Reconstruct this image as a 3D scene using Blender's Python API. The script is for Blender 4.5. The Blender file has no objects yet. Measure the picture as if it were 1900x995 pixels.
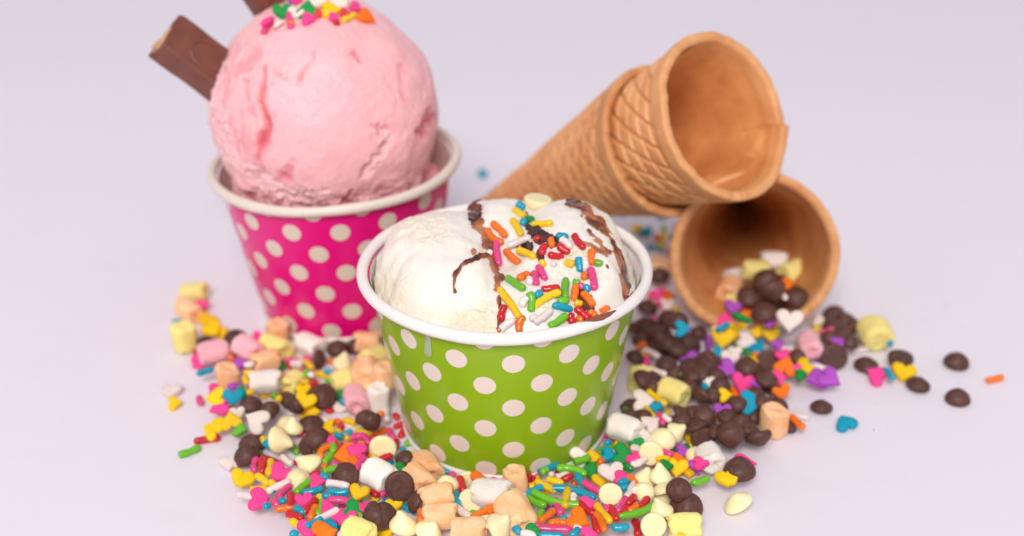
import bpy, math, random
import numpy as np
from mathutils import Vector, Matrix, Euler
from mathutils.bvhtree import BVHTree

random.seed(7)
rng = np.random.default_rng(7)
S = 0.01                                   # everything below is modelled in centimetres
scene = bpy.context.scene
COL = scene.collection

# ------------------------------------------------------------------ camera
F_PX, PITCH, CAM_H, CAM_D = 2498.0, 0.4821, 26.222, 38.655
camd = bpy.data.cameras.new('camera'); cam = bpy.data.objects.new('camera', camd); COL.objects.link(cam)
cam.location = (0, -CAM_D*S, CAM_H*S)
cam.rotation_euler = (math.pi/2 - PITCH, 0, 0)
camd.sensor_width = 36; camd.lens = F_PX/1900*36
camd.clip_start = 0.01; camd.clip_end = 50
camd.dof.use_dof = True; camd.dof.focus_distance = 0.405; camd.dof.aperture_fstop = 5.6
camd.dof.aperture_blades = 7
scene.camera = cam

# ------------------------------------------------------------------ world and lamps
w = bpy.data.worlds.new('World'); scene.world = w; w.use_nodes = True
bg = w.node_tree.nodes['Background']
bg.inputs[0].default_value = (0.95, 0.93, 1.0, 1); bg.inputs[1].default_value = 0.56
def area(name, loc, target, size, power, col):
    l = bpy.data.lights.new(name, 'AREA'); l.shape = 'RECTANGLE'; l.size, l.size_y = size
    l.energy = power; l.color = col
    o = bpy.data.objects.new(name, l); COL.objects.link(o); o.location = loc
    o.rotation_euler = (Vector(target)-Vector(loc)).to_track_quat('-Z', 'Y').to_euler()
area('softbox_key', (-0.25, -1.95, 1.95), (0.02, 0.05, 0.03), (0.95, 0.75), 59.0, (1.0, 0.95, 0.91))
scene.view_settings.view_transform = 'Standard'
scene.view_settings.look = 'None'
scene.view_settings.exposure = 0.0
scene.view_settings.gamma = 1.0
scene.cycles.max_bounces = 8
scene.cycles.use_denoising = True

# ------------------------------------------------------------------ maths helpers
CAMP = np.array([0, -CAM_D, CAM_H]); FW = np.array([0, math.cos(PITCH), -math.sin(PITCH)])
UP = np.array([0, math.sin(PITCH), math.cos(PITCH)]); RT = np.array([1., 0, 0])
def ray(px, py):
    d = FW + (px-950)/F_PX*RT + (497.5-py)/F_PX*UP
    return d/np.linalg.norm(d)
def on_plane(px, py, z=0.0):
    d = ray(px, py); return CAMP + d*((z-CAMP[2])/d[2])
def proj(P):
    d = np.atleast_2d(P)-CAMP; z = d@FW
    return np.stack([950+F_PX*d[:, 0]/z, 497.5-F_PX*(d@UP)/z, z], 1)
def _hash(i, j, k, seed):
    h = (i.astype(np.int64)*374761393 + j.astype(np.int64)*668265263 + k.astype(np.int64)*2147483647 + seed*974711) & 0xffffffff
    h = ((h ^ (h >> 13))*1274126177) & 0xffffffff
    h = h ^ (h >> 16)
    return (h & 0xffff)/65535.0*2-1
def vnoise(P, seed=0):
    P = np.asarray(P, float); I = np.floor(P); f = P-I; f = f*f*f*(f*(f*6-15)+10)
    x, y, z = I[:, 0], I[:, 1], I[:, 2]; r = 0
    for a in (0, 1):
        for b in (0, 1):
            for c in (0, 1):
                wgt = (f[:, 0] if a else 1-f[:, 0])*(f[:, 1] if b else 1-f[:, 1])*(f[:, 2] if c else 1-f[:, 2])
                r = r + wgt*_hash(x+a, y+b, z+c, seed)
    return r
def fbm(P, o=4, seed=0, gain=0.5):
    r = 0; a = 1; Q = np.asarray(P, float)
    for k in range(o):
        r = r + a*vnoise(Q, seed+k*17); Q = Q*2.03+5.1; a *= gain
    return r
def sstep(a, b, x):
    t = np.clip((x-a)/(b-a), 0, 1); return t*t*(3-2*t)
def dist_poly(px, py, pts):
    """distance in pixels from points to a polyline, and the width interpolated along it"""
    best = np.full(px.shape, 1e9); wd = np.zeros(px.shape)
    for (x0, y0, w0), (x1, y1, w1) in zip(pts[:-1], pts[1:]):
        dx, dy = x1-x0, y1-y0; L = dx*dx+dy*dy+1e-9
        t = np.clip(((px-x0)*dx+(py-y0)*dy)/L, 0, 1)
        d = np.hypot(px-x0-t*dx, py-y0-t*dy); ww = w0+(w1-w0)*t
        m = (d-ww) < (best-wd); best = np.where(m, d, best); wd = np.where(m, ww, wd)
    return best, wd

# ------------------------------------------------------------------ mesh helpers
def mesh(name, V, Fc, mats=(), smooth=True, mat_idx=None, uv=None, attrs=None):
    me = bpy.data.meshes.new(name)
    V = np.asarray(V, float)
    if isinstance(Fc, np.ndarray):
        n, k = Fc.shape
        me.vertices.add(len(V)); me.vertices.foreach_set('co', V.astype(np.float32).ravel())
        me.loops.add(n*k); me.loops.foreach_set('vertex_index', Fc.astype(np.int32).ravel())
        me.polygons.add(n); me.polygons.foreach_set('loop_start', np.arange(0, n*k, k, dtype=np.int32))
        me.update(calc_edges=True)
    else:
        me.from_pydata([tuple(v) for v in V], [], [tuple(int(i) for i in f) for f in Fc])
    me.validate()
    if smooth: me.polygons.foreach_set('use_smooth', [True]*len(me.polygons))
    for m in mats: me.materials.append(m)
    if uv is not None:
        lv = np.zeros(len(me.loops), dtype=np.int32); me.loops.foreach_get('vertex_index', lv)
        l = me.uv_layers.new(name='UVMap'); l.data.foreach_set('uv', np.asarray(uv, np.float32)[lv].ravel())
    for k, a in (attrs or {}).items():
        at = me.attributes.new(k, 'FLOAT', 'POINT'); at.data.foreach_set('value', np.asarray(a, np.float32))
    me.update()
    return me
def link(name, data, parent=None, **props):
    o = bpy.data.objects.new(name, data); COL.objects.link(o)
    if parent is not None: o.parent = parent
    for k, v in props.items(): o[k] = v
    return o
def grid_faces(nr, nc, wrap=True):
    """quads of a ring grid: nr rings of nc points"""
    i = np.arange(nr-1)[:, None]; j = np.arange(nc if wrap else nc-1)[None, :]
    a = i*nc+j; b = i*nc+(j+1) % nc; c = (i+1)*nc+(j+1) % nc; d = (i+1)*nc+j
    return np.stack([a, b, c, d], -1).reshape(-1, 4)
def lathe(profile, n=96):
    pr = np.asarray(profile, float); a = np.linspace(0, 2*np.pi, n, endpoint=False)
    V = np.stack([np.outer(pr[:, 0], np.cos(a)), np.outer(pr[:, 0], np.sin(a)), np.repeat(pr[:, 1:2], n, 1)], -1).reshape(-1, 3)
    return V, grid_faces(len(pr), n)
def smooth_profile(pts, n=6):
    P = np.array(pts, float); out = []
    Q = np.vstack([2*P[0]-P[1], P, 2*P[-1]-P[-2]])
    for i in range(1, len(Q)-2):
        for t in np.linspace(0, 1, n, endpoint=False):
            out.append(.5*((2*Q[i])+(-Q[i-1]+Q[i+1])*t+(2*Q[i-1]-5*Q[i]+4*Q[i+1]-Q[i+2])*t*t+(-Q[i-1]+3*Q[i]-3*Q[i+1]+Q[i+2])*t**3))
    out.append(P[-1]); return np.array(out)

# ------------------------------------------------------------------ materials
def lin(r, g, b):
    f = lambda c: (c/255/12.92) if c <= 10 else ((c/255+0.055)/1.055)**2.4
    return (f(r), f(g), f(b))
def mat(name, col, rough=0.5, sss=0.0, sss_r=(1, .6, .4), sss_scale=0.002, bump=0.0, bscale=8.0, bdist=0.0002,
        var=0.0, vscale=2.0, col2=None, coat=0.0, spec=0.5, hue=0.0, detail=4):
    m = bpy.data.materials.new(name); m.use_nodes = True; nt = m.node_tree; N = nt.nodes; L = nt.links
    p = N['Principled BSDF']; p.inputs['Base Color'].default_value = (*col, 1)
    p.inputs['Roughness'].default_value = rough; p.inputs['Specular IOR Level'].default_value = spec
    if sss:
        p.inputs['Subsurface Weight'].default_value = sss; p.inputs['Subsurface Radius'].default_value = sss_r
        p.inputs['Subsurface Scale'].default_value = sss_scale
    if coat:
        p.inputs['Coat Weight'].default_value = coat; p.inputs['Coat Roughness'].default_value = 0.12
    tc = N.new('ShaderNodeTexCoord'); oi = N.new('ShaderNodeObjectInfo')
    ad = N.new('ShaderNodeVectorMath'); ad.operation = 'ADD'
    cm = N.new('ShaderNodeCombineXYZ'); mu = N.new('ShaderNodeMath'); mu.operation = 'MULTIPLY'; mu.inputs[1].default_value = 37.0
    L.new(oi.outputs['Random'], mu.inputs[0])
    for k in range(3): L.new(mu.outputs[0], cm.inputs[k])
    L.new(tc.outputs['Object'], ad.inputs[0]); L.new(cm.outputs[0], ad.inputs[1])
    if var or col2:
        n = N.new('ShaderNodeTexNoise'); n.inputs['Scale'].default_value = vscale; n.inputs['Detail'].default_value = 4
        L.new(ad.outputs[0], n.inputs['Vector'])
        mx = N.new('ShaderNodeMix'); mx.data_type = 'RGBA'
        c2 = col2 or tuple(c*(1-var) for c in col)
        mx.inputs['A'].default_value = (*col, 1); mx.inputs['B'].default_value = (*c2, 1)
        mr = N.new('ShaderNodeMapRange'); mr.inputs[1].default_value = .38; mr.inputs[2].default_value = .66
        L.new(n.outputs['Fac'], mr.inputs[0]); L.new(mr.outputs[0], mx.inputs['Factor'])
        out = mx.outputs['Result']
        hs = N.new('ShaderNodeHueSaturation')
        r2 = N.new('ShaderNodeMapRange'); r2.inputs[3].default_value = .88; r2.inputs[4].default_value = 1.08
        L.new(oi.outputs['Random'], r2.inputs[0]); L.new(r2.outputs[0], hs.inputs['Value'])
        if hue:
            r3 = N.new('ShaderNodeMapRange'); r3.inputs[3].default_value = .5-hue; r3.inputs[4].default_value = .5+hue
            L.new(oi.outputs['Random'], r3.inputs[0]); L.new(r3.outputs[0], hs.inputs['Hue'])
        L.new(out, hs.inputs['Color']); L.new(hs.outputs[0], p.inputs['Base Color'])
    if bump:
        n = N.new('ShaderNodeTexNoise'); n.inputs['Scale'].default_value = bscale; n.inputs['Detail'].default_value = detail
        L.new(ad.outputs[0], n.inputs['Vector'])
        b = N.new('ShaderNodeBump'); b.inputs['Strength'].default_value = bump; b.inputs['Distance'].default_value = bdist
        L.new(n.outputs['Fac'], b.inputs['Height']); L.new(b.outputs[0], p.inputs['Normal'])
    return m

M = {}
# hard-coated rod sprinkles
ROD = dict(r=lin(205, 28, 42), o=lin(245, 120, 18), y=lin(246, 200, 14), g=lin(112, 190, 38), b=lin(0, 158, 186),
           p=lin(232, 70, 138), w=lin(240, 224, 220), G=lin(20, 140, 60), q=lin(240, 150, 90), v=lin(160, 70, 180))
for k, c in ROD.items():
    M['R'+k] = mat('rod_candy_'+k, c, rough=.30, sss=.15, sss_scale=.0008, sss_r=c, bump=.35, bscale=14, bdist=.00012, var=.10, vscale=6, coat=.25)
HRT = dict(r=lin(225, 60, 70), o=lin(250, 122, 10), y=lin(250, 203, 8), g=lin(112, 190, 50), b=lin(0, 160, 190),
           p=lin(250, 70, 150), w=lin(242, 226, 216), G=lin(16, 150, 62), v=lin(176, 78, 190), q=lin(250, 170, 120))
for k, c in HRT.items():
    M['H'+k] = mat('pressed_candy_'+k, c, rough=.62, sss=.2, sss_scale=.001, sss_r=c, bump=.75, bscale=26, bdist=.00016, var=.07, vscale=5, spec=.35)
M['C'] = mat('dark_chocolate', lin(98, 64, 56), rough=.5, bump=.35, bscale=16, bdist=.00012, col2=lin(80, 50, 43), vscale=7, spec=.35)
M['W'] = mat('white_chocolate', lin(250, 232, 180), rough=.38, sss=.5, sss_scale=.0022, sss_r=(1, .8, .45), bump=.12, bscale=7, bdist=.0001, col2=lin(252, 236, 192), vscale=2, spec=.45)
for k, c, c2 in (('w', lin(246, 238, 232), lin(244, 232, 220)), ('y', lin(250, 236, 152), lin(250, 228, 140)),
                 ('q', lin(254, 205, 164), lin(254, 186, 130)), ('p', lin(250, 180, 190), lin(248, 190, 200))):
    M['M'+k] = mat('marshmallow_'+k, c, rough=.85, sss=.55, sss_scale=.002, sss_r=(1, .75, .6), bump=.8, bscale=11, bdist=.00035, col2=c2, vscale=2.2, spec=.2)

def paper_mat():
    m = mat('paper_tabletop', (.80, .755, .82), rough=.55, bump=.10, bscale=.9, bdist=.0004, spec=.25)
    nt = m.node_tree; N = nt.nodes; L = nt.links; p = N['Principled BSDF']
    tc = N.new('ShaderNodeTexCoord'); n = N.new('ShaderNodeTexNoise'); n.inputs['Scale'].default_value = .28; n.inputs['Detail'].default_value = 5
    n.inputs['Distortion'].default_value = 1.2
    L.new(tc.outputs['Object'], n.inputs['Vector'])
    r = N.new('ShaderNodeValToRGB'); r.color_ramp.elements[0].position = .56; r.color_ramp.elements[1].position = .80
    r.color_ramp.elements[0].color = (.805, .755, .825, 1); r.color_ramp.elements[1].color = (.785, .73, .805, 1)
    L.new(n.outputs['Fac'], r.inputs['Fac']); L.new(r.outputs['Color'], p.inputs['Base Color'])
    return m
M['paper'] = paper_mat()

def dots_mat(name, base, dot, ax, ay, ox, oy, rad, beads=True):
    """cup wrap print: staggered round dots, from the UV map in centimetres of the unrolled wrap"""
    m = bpy.data.materials.new(name); m.use_nodes = True; nt = m.node_tree; N = nt.nodes; L = nt.links; p = N['Principled BSDF']
    p.inputs['Roughness'].default_value = .24; p.inputs['Specular IOR Level'].default_value = .5
    uv = N.new('ShaderNodeUVMap'); uv.uv_map = 'UVMap'
    sx = N.new('ShaderNodeSeparateXYZ'); L.new(uv.outputs[0], sx.inputs[0])
    def math_(op, a, b=None):
        n = N.new('ShaderNodeMath'); n.operation = op
        for i, v in enumerate((a, b)):
            if v is None: continue
            if isinstance(v, (int, float)): n.inputs[i].default_value = v
            else: L.new(v, n.inputs[i])
        return n.outputs[0]
    def lattice(dx, dy):
        u = math_('SUBTRACT', sx.outputs[0], ox+dx); v = math_('SUBTRACT', sx.outputs[1], oy+dy)
        fx = math_('MULTIPLY', math_('SUBTRACT', math_('FRACT', math_('ADD', math_('DIVIDE', u, ax), .5)), .5), ax)
        fy = math_('MULTIPLY', math_('SUBTRACT', math_('FRACT', math_('ADD', math_('DIVIDE', v, ay), .5)), .5), ay)
        return math_('SQRT', math_('ADD', math_('MULTIPLY', fx, fx), math_('MULTIPLY', fy, fy)))
    d = math_('MINIMUM', lattice(0, 0), lattice(ax/2, ay/2))
    mr = N.new('ShaderNodeMapRange'); mr.inputs[1].default_value = rad-.008; mr.inputs[2].default_value = rad+.008
    mr.inputs[3].default_value = 1; mr.inputs[4].default_value = 0
    L.new(d, mr.inputs[0])
    mx = N.new('ShaderNodeMix'); mx.data_type = 'RGBA'; mx.inputs['A'].default_value = (*base, 1); mx.inputs['B'].default_value = (*dot, 1)
    L.new(mr.outputs[0], mx.inputs['Factor']); L.new(mx.outputs['Result'], p.inputs['Base Color'])
    tc = N.new('ShaderNodeTexCoord'); vo = N.new('ShaderNodeTexVoronoi'); vo.inputs['Scale'].default_value = 17
    L.new(tc.outputs['Object'], vo.inputs['Vector'])
    nz = N.new('ShaderNodeTexNoise'); nz.inputs['Scale'].default_value = 30; L.new(tc.outputs['Object'], nz.inputs['Vector'])
    ms = N.new('ShaderNodeTexNoise'); ms.inputs['Scale'].default_value = .55; L.new(tc.outputs['Object'], ms.inputs['Vector'])
    mk = N.new('ShaderNodeMapRange'); mk.inputs[1].default_value = .47; mk.inputs[2].default_value = .6; L.new(ms.outputs['Fac'], mk.inputs[0])
    vb = N.new('ShaderNodeMapRange'); vb.inputs[1].default_value = .0; vb.inputs[2].default_value = .38; vb.inputs[3].default_value = 1; vb.inputs[4].default_value = 0
    L.new(vo.outputs['Distance'], vb.inputs[0])
    h = math_('ADD', math_('MULTIPLY', math_('MULTIPLY', vb.outputs[0], mk.outputs[0]), .9 if beads else .0), math_('MULTIPLY', nz.outputs['Fac'], .25))
    b = N.new('ShaderNodeBump'); b.inputs['Strength'].default_value = .35; b.inputs['Distance'].default_value = .00012
    L.new(h, b.inputs['Height']); L.new(b.outputs[0], p.inputs['Normal'])
    return m
M['cup_green'] = dots_mat('green_dotted_print', lin(140, 178, 14), lin(232, 216, 206), 1.76, 1.80, 0.28, 1.431, .35)
M['cup_pink'] = dots_mat('magenta_dotted_print', lin(228, 4, 126), lin(222, 205, 190), 1.76, 1.80, -.30, .60, .35, beads=False)
M['cup_white'] = mat('waxed_white_paper', lin(240, 234, 230), rough=.42, bump=.25, bscale=3, bdist=.0003, var=.03, sss=.15, sss_scale=.002)
M['cup_cream'] = mat('waxed_cream_paper', lin(236, 224, 212), rough=.42, bump=.25, bscale=3, bdist=.0003, var=.03, sss=.15, sss_scale=.002)

def ice_mat(name, base, dark, speck, bump=.5, rough=.45, sr=(1, .55, .45)):
    m = bpy.data.materials.new(name); m.use_nodes = True; nt = m.node_tree; N = nt.nodes; L = nt.links; p = N['Principled BSDF']
    p.inputs['Roughness'].default_value = rough; p.inputs['Subsurface Weight'].default_value = .55
    p.inputs['Subsurface Radius'].default_value = sr; p.inputs['Subsurface Scale'].default_value = .0035
    a = N.new('ShaderNodeAttribute'); a.attribute_name = 'swirl'
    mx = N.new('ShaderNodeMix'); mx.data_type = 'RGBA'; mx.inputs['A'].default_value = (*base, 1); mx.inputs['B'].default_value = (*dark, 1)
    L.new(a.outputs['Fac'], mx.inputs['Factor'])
    a2 = N.new('ShaderNodeAttribute'); a2.attribute_name = 'crumb'
    m2 = N.new('ShaderNodeMix'); m2.data_type = 'RGBA'; m2.inputs['B'].default_value = (*speck, 1)
    L.new(mx.outputs['Result'], m2.inputs['A']); L.new(a2.outputs['Fac'], m2.inputs['Factor']); L.new(m2.outputs['Result'], p.inputs['Base Color'])
    tc = N.new('ShaderNodeTexCoord')
    n1 = N.new('ShaderNodeTexNoise'); n1.inputs['Scale'].default_value = 5; n1.inputs['Detail'].default_value = 8; n1.inputs['Roughness'].default_value = .65
    L.new(tc.outputs['Object'], n1.inputs['Vector'])
    b = N.new('ShaderNodeBump'); b.inputs['Distance'].default_value = .0006; b.inputs['Strength'].default_value = bump
    ms = N.new('ShaderNodeMath'); ms.operation = 'MULTIPLY_ADD'; ms.inputs[1].default_value = .8; ms.inputs[2].default_value = .22
    L.new(a2.outputs['Fac'], ms.inputs[0]); L.new(ms.outputs[0], b.inputs['Strength'])
    L.new(n1.outputs['Fac'], b.inputs['Height']); L.new(b.outputs[0], p.inputs['Normal'])
    return m
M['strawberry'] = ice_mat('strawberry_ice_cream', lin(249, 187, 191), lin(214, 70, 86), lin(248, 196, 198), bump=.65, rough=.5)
M['vanilla'] = ice_mat('vanilla_ice_cream', lin(243, 236, 226), lin(226, 188, 160), lin(242, 231, 206), bump=.3, rough=.33, sr=(1, .85, .7))
def sauce_mat():
    m = bpy.data.materials.new('chocolate_sauce'); m.use_nodes = True; nt = m.node_tree; N = nt.nodes; L = nt.links; p = N['Principled BSDF']
    p.inputs['Roughness'].default_value = .12
    a = N.new('ShaderNodeAttribute'); a.attribute_name = 'thin'
    r = N.new('ShaderNodeValToRGB'); e = r.color_ramp.elements
    e[0].position = 0; e[0].color = (*lin(54, 25, 22), 1); e[1].position = 1; e[1].color = (*lin(188, 120, 80), 1)
    k = e.new(.45); k.color = (*lin(104, 52, 38), 1)
    L.new(a.outputs['Fac'], r.inputs['Fac']); L.new(r.outputs['Color'], p.inputs['Base Color'])
    return m
M['sauce'] = sauce_mat()
M['drip'] = mat('melted_cream', lin(225, 236, 205), rough=.15, sss=.3, sss_scale=.002)
M['drip'].node_tree.nodes['Principled BSDF'].inputs['Transmission Weight'].default_value = .55
M['wafer_choc'] = mat('milk_chocolate', lin(126, 72, 56), rough=.38, bump=.3, bscale=6, bdist=.0002, col2=lin(114, 62, 48), vscale=1.5)
M['wafer_core'] = mat('wafer_cream', lin(226, 190, 150), rough=.8, bump=1, bscale=12, bdist=.0006, col2=lin(196, 150, 105), vscale=5)
def cone_mat(name, c1, c2, rough=.55):
    m = mat(name, c1, rough=rough, sss=.2, sss_scale=.0015, bump=.35, bscale=5, bdist=.0004, col2=c2, vscale=.7, detail=7)
    nt = m.node_tree; N = nt.nodes; L = nt.links; p = N['Principled BSDF']
    a = N.new('ShaderNodeAttribute'); a.attribute_name = 'toast'
    src = p.inputs['Base Color'].links[0].from_socket
    mx = N.new('ShaderNodeMix'); mx.data_type = 'RGBA'; mx.inputs['B'].default_value = (*lin(176, 98, 48), 1)
    L.new(a.outputs['Fac'], mx.inputs['Factor']); L.new(src, mx.inputs['A']); L.new(mx.outputs['Result'], p.inputs['Base Color'])
    return m
M['cone_out'] = cone_mat('baked_waffle', lin(232, 174, 116), lin(216, 148, 92))
M['cone_in'] = cone_mat('baked_waffle_inside', lin(218, 152, 92), lin(198, 126, 70), .5)

# ------------------------------------------------------------------ setting: the white paper sheet
V, Fq = [], None
n = 40; g = np.linspace(-150, 150, n)
X, Y = np.meshgrid(g, g); Z = np.where(Y > 110, (Y-110)**2/40.0, 0)
t = link('tabletop', mesh('tabletop', np.stack([X, Y, Z], -1).reshape(-1, 3), grid_faces(n, n, wrap=False), [M['paper']]), kind='structure')
t.scale = (S,)*3

# ------------------------------------------------------------------ cups
H_CUP, RT_, RB_ = 5.9, 4.42, 3.416
LIP_Z = 6.03
def cup(label, loc, lean, wallm, whitem, phase, seam_at):
    root = link('paper_cup', None, label=label, category='cup', group='polka dot paper ice cream cups')
    root.location = [c*S for c in loc]; root.rotation_euler = lean; root.scale = (S,)*3
    nt, nz = 192, 24
    th = np.linspace(-math.pi, math.pi, nt+1); z = np.linspace(0.0, H_CUP-.12, nz)
    k = (RT_-RB_)/H_CUP; sa = k/math.hypot(1, k)
    TT, ZZ = np.meshgrid(th, z)
    R = RB_+k*ZZ
    R = R*(1+.002*np.sin(2*TT+phase)) + .012*np.exp(-((TT-seam_at)/.015)**2)
    Vv = np.stack([R*np.sin(TT), -R*np.cos(TT), ZZ], -1).reshape(-1, 3)
    s = (RB_+k*ZZ)/sa
    uv = np.stack([s*np.sin(TT*sa), s*np.cos(TT*sa)-RB_/sa], -1).reshape(-1, 2)
    link('printed_wall', mesh('printed_wall', Vv, grid_faces(nz, nt+1, wrap=False), [wallm], uv=uv), root)
    # rolled lip, slightly uneven like pressed paper
    a = np.linspace(0, 2*np.pi, 28, endpoint=False)
    tc = np.linspace(0, 2*np.pi, 256, endpoint=False)
    A, T2 = np.meshgrid(a, tc, indexing='ij')
    rl = .195+.008*np.sin(3*T2+phase)+.010*vnoise(np.stack([4*np.cos(T2), 4*np.sin(T2), A*0+phase], -1).reshape(-1, 3), 3).reshape(A.shape)
    Rc = 4.59+.02*np.sin(2*T2+phase)
    r = Rc+rl*.92*np.cos(A); zz = LIP_Z+rl*np.sin(A)+.02*np.sin(5*T2+phase)
    Vl = np.stack([r*np.cos(T2), r*np.sin(T2), zz], -1).reshape(-1, 3)
    Fl = grid_faces(28, 256); last = 27*256+np.arange(256); 
    Fl = np.vstack([Fl, np.stack([last, 27*256+(np.arange(256)+1) % 256, (np.arange(256)+1) % 256, np.arange(256)], -1)])
    link('rolled_rim', mesh('rolled_rim', Vl, Fl, [whitem]), root)
    pr = [(0.02, .35), (3.3, .35), (3.36, .4), (4.37, 5.95)]
    Vi, Fi = lathe(smooth_profile(pr, 5), 128); Vi[:, :2] *= 1
    link('inner_lining', mesh('inner_lining', Vi, Fi, [whitem]), root)
    Vb, Fb = lathe([(3.34, .10), (3.30, .004), (3.26, .30), (.02, .30)], 128)
    link('base', mesh('base', Vb, Fb, [whitem]), root)
    return root
GX = -0.233
PINK = np.array([-6.646, 8.383, 0.02])
cup('green paper cup with pale polka dots, holding vanilla ice cream and rod sprinkles', (GX, 0, .012), (0, 0, 0), M['cup_green'], M['cup_white'], .6, 2.3)
PL = Euler((0, math.radians(-2.6), 0))
cup('magenta pink paper cup with cream polka dots, holding the strawberry scoop', tuple(PINK+[0.22, 0, .16]), PL, M['cup_pink'], M['cup_cream'], 2.1, 2.0)

# ------------------------------------------------------------------ vanilla ice cream in the green cup
def vanilla_height(x, y):
    """height field over the green cup (cm, cup-centred)"""
    P = np.stack([x, y, x*0], -1)
    w1 = .22*fbm(P*.55+3, 3, 5); w2 = .22*fbm(P*.55+9, 3, 8)
    xs, ys = x+w1, y+w2
    def dome(cx, cy, rx, ry, top, base, rot=0, pw=2.2):
        c, s = math.cos(rot), math.sin(rot)
        u = ((xs-cx)*c+(ys-cy)*s)/rx; v = (-(xs-cx)*s+(ys-cy)*c)/ry
        d = (np.abs(u)**pw+np.abs(v)**pw)
        return base+(top-base)*np.sqrt(np.clip(1-d, 0, 1))
    B = [dome(-2.05, -.10, 2.28, 3.95, 7.42, 4.4, .10, 2.6),
         dome(-.1, 1.5, 1.9, 2.8, 7.55, 5.0, .1),
         dome(2.15, .75, 2.25, 3.5, 7.55, 4.6, -.10, 2.7),
         dome(.75, -1.8, 2.3, 2.4, 6.75, 4.8, .0, 2.4),
         dome(2.6, -1.2, 1.7, 2.7, 6.75, 4.6, .40, 2.4),
         dome(-.7, -2.9, 1.5, 1.25, 6.15, 4.8, .0, 2.4)]
    k = .13
    m = np.max(B, 0); acc = sum(np.exp((b-m)/k) for b in B); h = m+k*np.log(acc)
    base = 5.62+.14*fbm(P*1.1, 4, 31)
    h = np.maximum(h, base)
    return h
nr, nt = 300, 520
rr = np.sqrt(np.linspace(0, 1, nr))*4.33; rr[0] = .001
ta = np.linspace(0, 2*np.pi, nt, endpoint=False)
Rg, Tg = np.meshgrid(rr, ta, indexing='ij')
vx = (Rg*np.cos(Tg)).ravel(); vy = (Rg*np.sin(Tg)).ravel()
vz = vanilla_height(vx, vy)
P0 = np.stack([vx+GX, vy, vz], -1)
pp = proj(P0)
# coarse melt folds, crumbly texture near the front and on the rough side of the big scoop
PN = np.stack([vx, vy, vz], -1)
pxw = pp[:, 0]+9*fbm(PN*1.3, 3, 41); pyw = pp[:, 1]+9*fbm(PN*1.3+7, 3, 43)
def patch(x, y, rx, ry, soft=.5):
    d = np.hypot((pxw-x)/rx, (pyw-y)/ry); return 1-sstep(1-soft, 1+soft, d)
crumb = np.clip(patch(885, 605, 42, 34)+patch(720, 560, 50, 60)*.75+patch(800, 600, 70, 28)*.5+patch(780, 420, 60, 34)*.45+patch(1070, 478, 40, 18)+patch(1010, 560, 40, 20)*.8+patch(1150, 430, 40, 40)*.3, 0, 1)
rough_n = fbm(PN*4.5, 4, 51, .6)
fine_n = fbm(PN*11, 3, 57, .6)
vz = vz+crumb*(.085*rough_n+.05*np.abs(fine_n))+(1-crumb)*(.035*fbm(PN*1.3, 3, 61)+.012*fbm(PN*np.array([7, 1.2, 1.2]), 2, 66))
# scoop drag lines running along the large scoop
drag = patch(760, 490, 80, 95)
vz = vz+drag*.02*np.sin(vx*9+1.5*fbm(PN*.8, 2, 71))
# dents along melted pool (front right)
vz = vz-.16*patch(1075, 500, 38, 16)-.10*patch(1040, 455, 25, 30)-.06*patch(965, 395, 40, 18)
swirl = np.clip(patch(1160, 470, 20, 60)*.5+patch(925, 610, 10, 30)*.5, 0, 1)*.6
SAUCE = [
 [(873, 374, 6), (884, 390, 15), (882, 408, 13)], [(886, 414, 13), (899, 440, 12), (911, 459, 10), (918, 484, 11), (921, 502, 9)],
 [(925, 500, 7), (924, 535, 8)], [(926, 555, 4), (929, 575, 5), (931, 618, 7)],
 [(910, 472, 8), (880, 480, 4), (858, 492, 3.5), (845, 512, 4.5), (843, 540, 4)],
 [(974, 398, 6), (982, 422, 12), (1003, 440, 15), (1026, 444, 10)], [(965, 459, 9), (985, 462, 8)], [(1006, 470, 10), (1004, 486, 7)],
 [(1053, 375, 5), (1080, 388, 11), (1095, 408, 9), (1118, 420, 10), (1132, 440, 7), (1147, 475, 7), (1160, 512, 6), (1165, 548, 6)],
 [(1092, 430, 5), (1112, 452, 9), (1122, 468, 9), (1092, 458, 6), (1082, 455, 4)],
 [(1072, 536, 9), (1088, 560, 15), (1098, 582, 13), (1085, 600, 9)], [(877, 462, 5), (878, 468, 7)], [(1125, 494, 2), (1128, 497, 3)]]
THIN = [.15, .75, .85, .6, .15, .05, .1, .1, .6, .9, .1, .9, .3]
sm = np.zeros(len(vx)); thin = np.ones(len(vx))
wob = 5.0*fbm(PN*2.6, 4, 81, .55)
for pl, th_ in zip(SAUCE, THIN):
    d, wd = dist_poly(pp[:, 0]+4*fbm(PN*2, 2, 83), pp[:, 1]+4*fbm(PN*2+4, 2, 85), pl)
    v = sstep(3.0, -3.0, d-wd*.88-wob*np.clip(wd/10, .35, 1))
    thin = np.where(v > sm, np.clip(th_+.5*fbm(PN*2.4, 3, 87)+.45*(1-sstep(.4, 1, v)), 0, 1), thin); sm = np.maximum(sm, v)
er = np.hypot(vx, vy); ee = sstep(3.85, 4.30, er); vz = vz*(1-ee)+np.minimum(vz, 5.98)*ee
vz = np.where(er > 4.325, 5.3, vz); sh_ = np.where(er > 4.325, .962, 1.0); sh_ = np.minimum(sh_, (RB_+(RT_-RB_)/H_CUP*np.minimum(vz, 6.0)-.13)/np.maximum(er, .1)); sh_ = np.minimum(sh_, 1.0)
V_all = np.stack([vx*sh_+GX, vy*sh_, vz], -1)
F_all = grid_faces(nr, nt)
ice = link('vanilla_ice_cream', mesh('vanilla_ice_cream', V_all, F_all, [M['vanilla']], attrs={'swirl': swirl, 'crumb': crumb}),
           label='white vanilla ice cream with chocolate sauce streaks filling the green cup', category='ice cream')
ice.scale = (S,)*3
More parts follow.
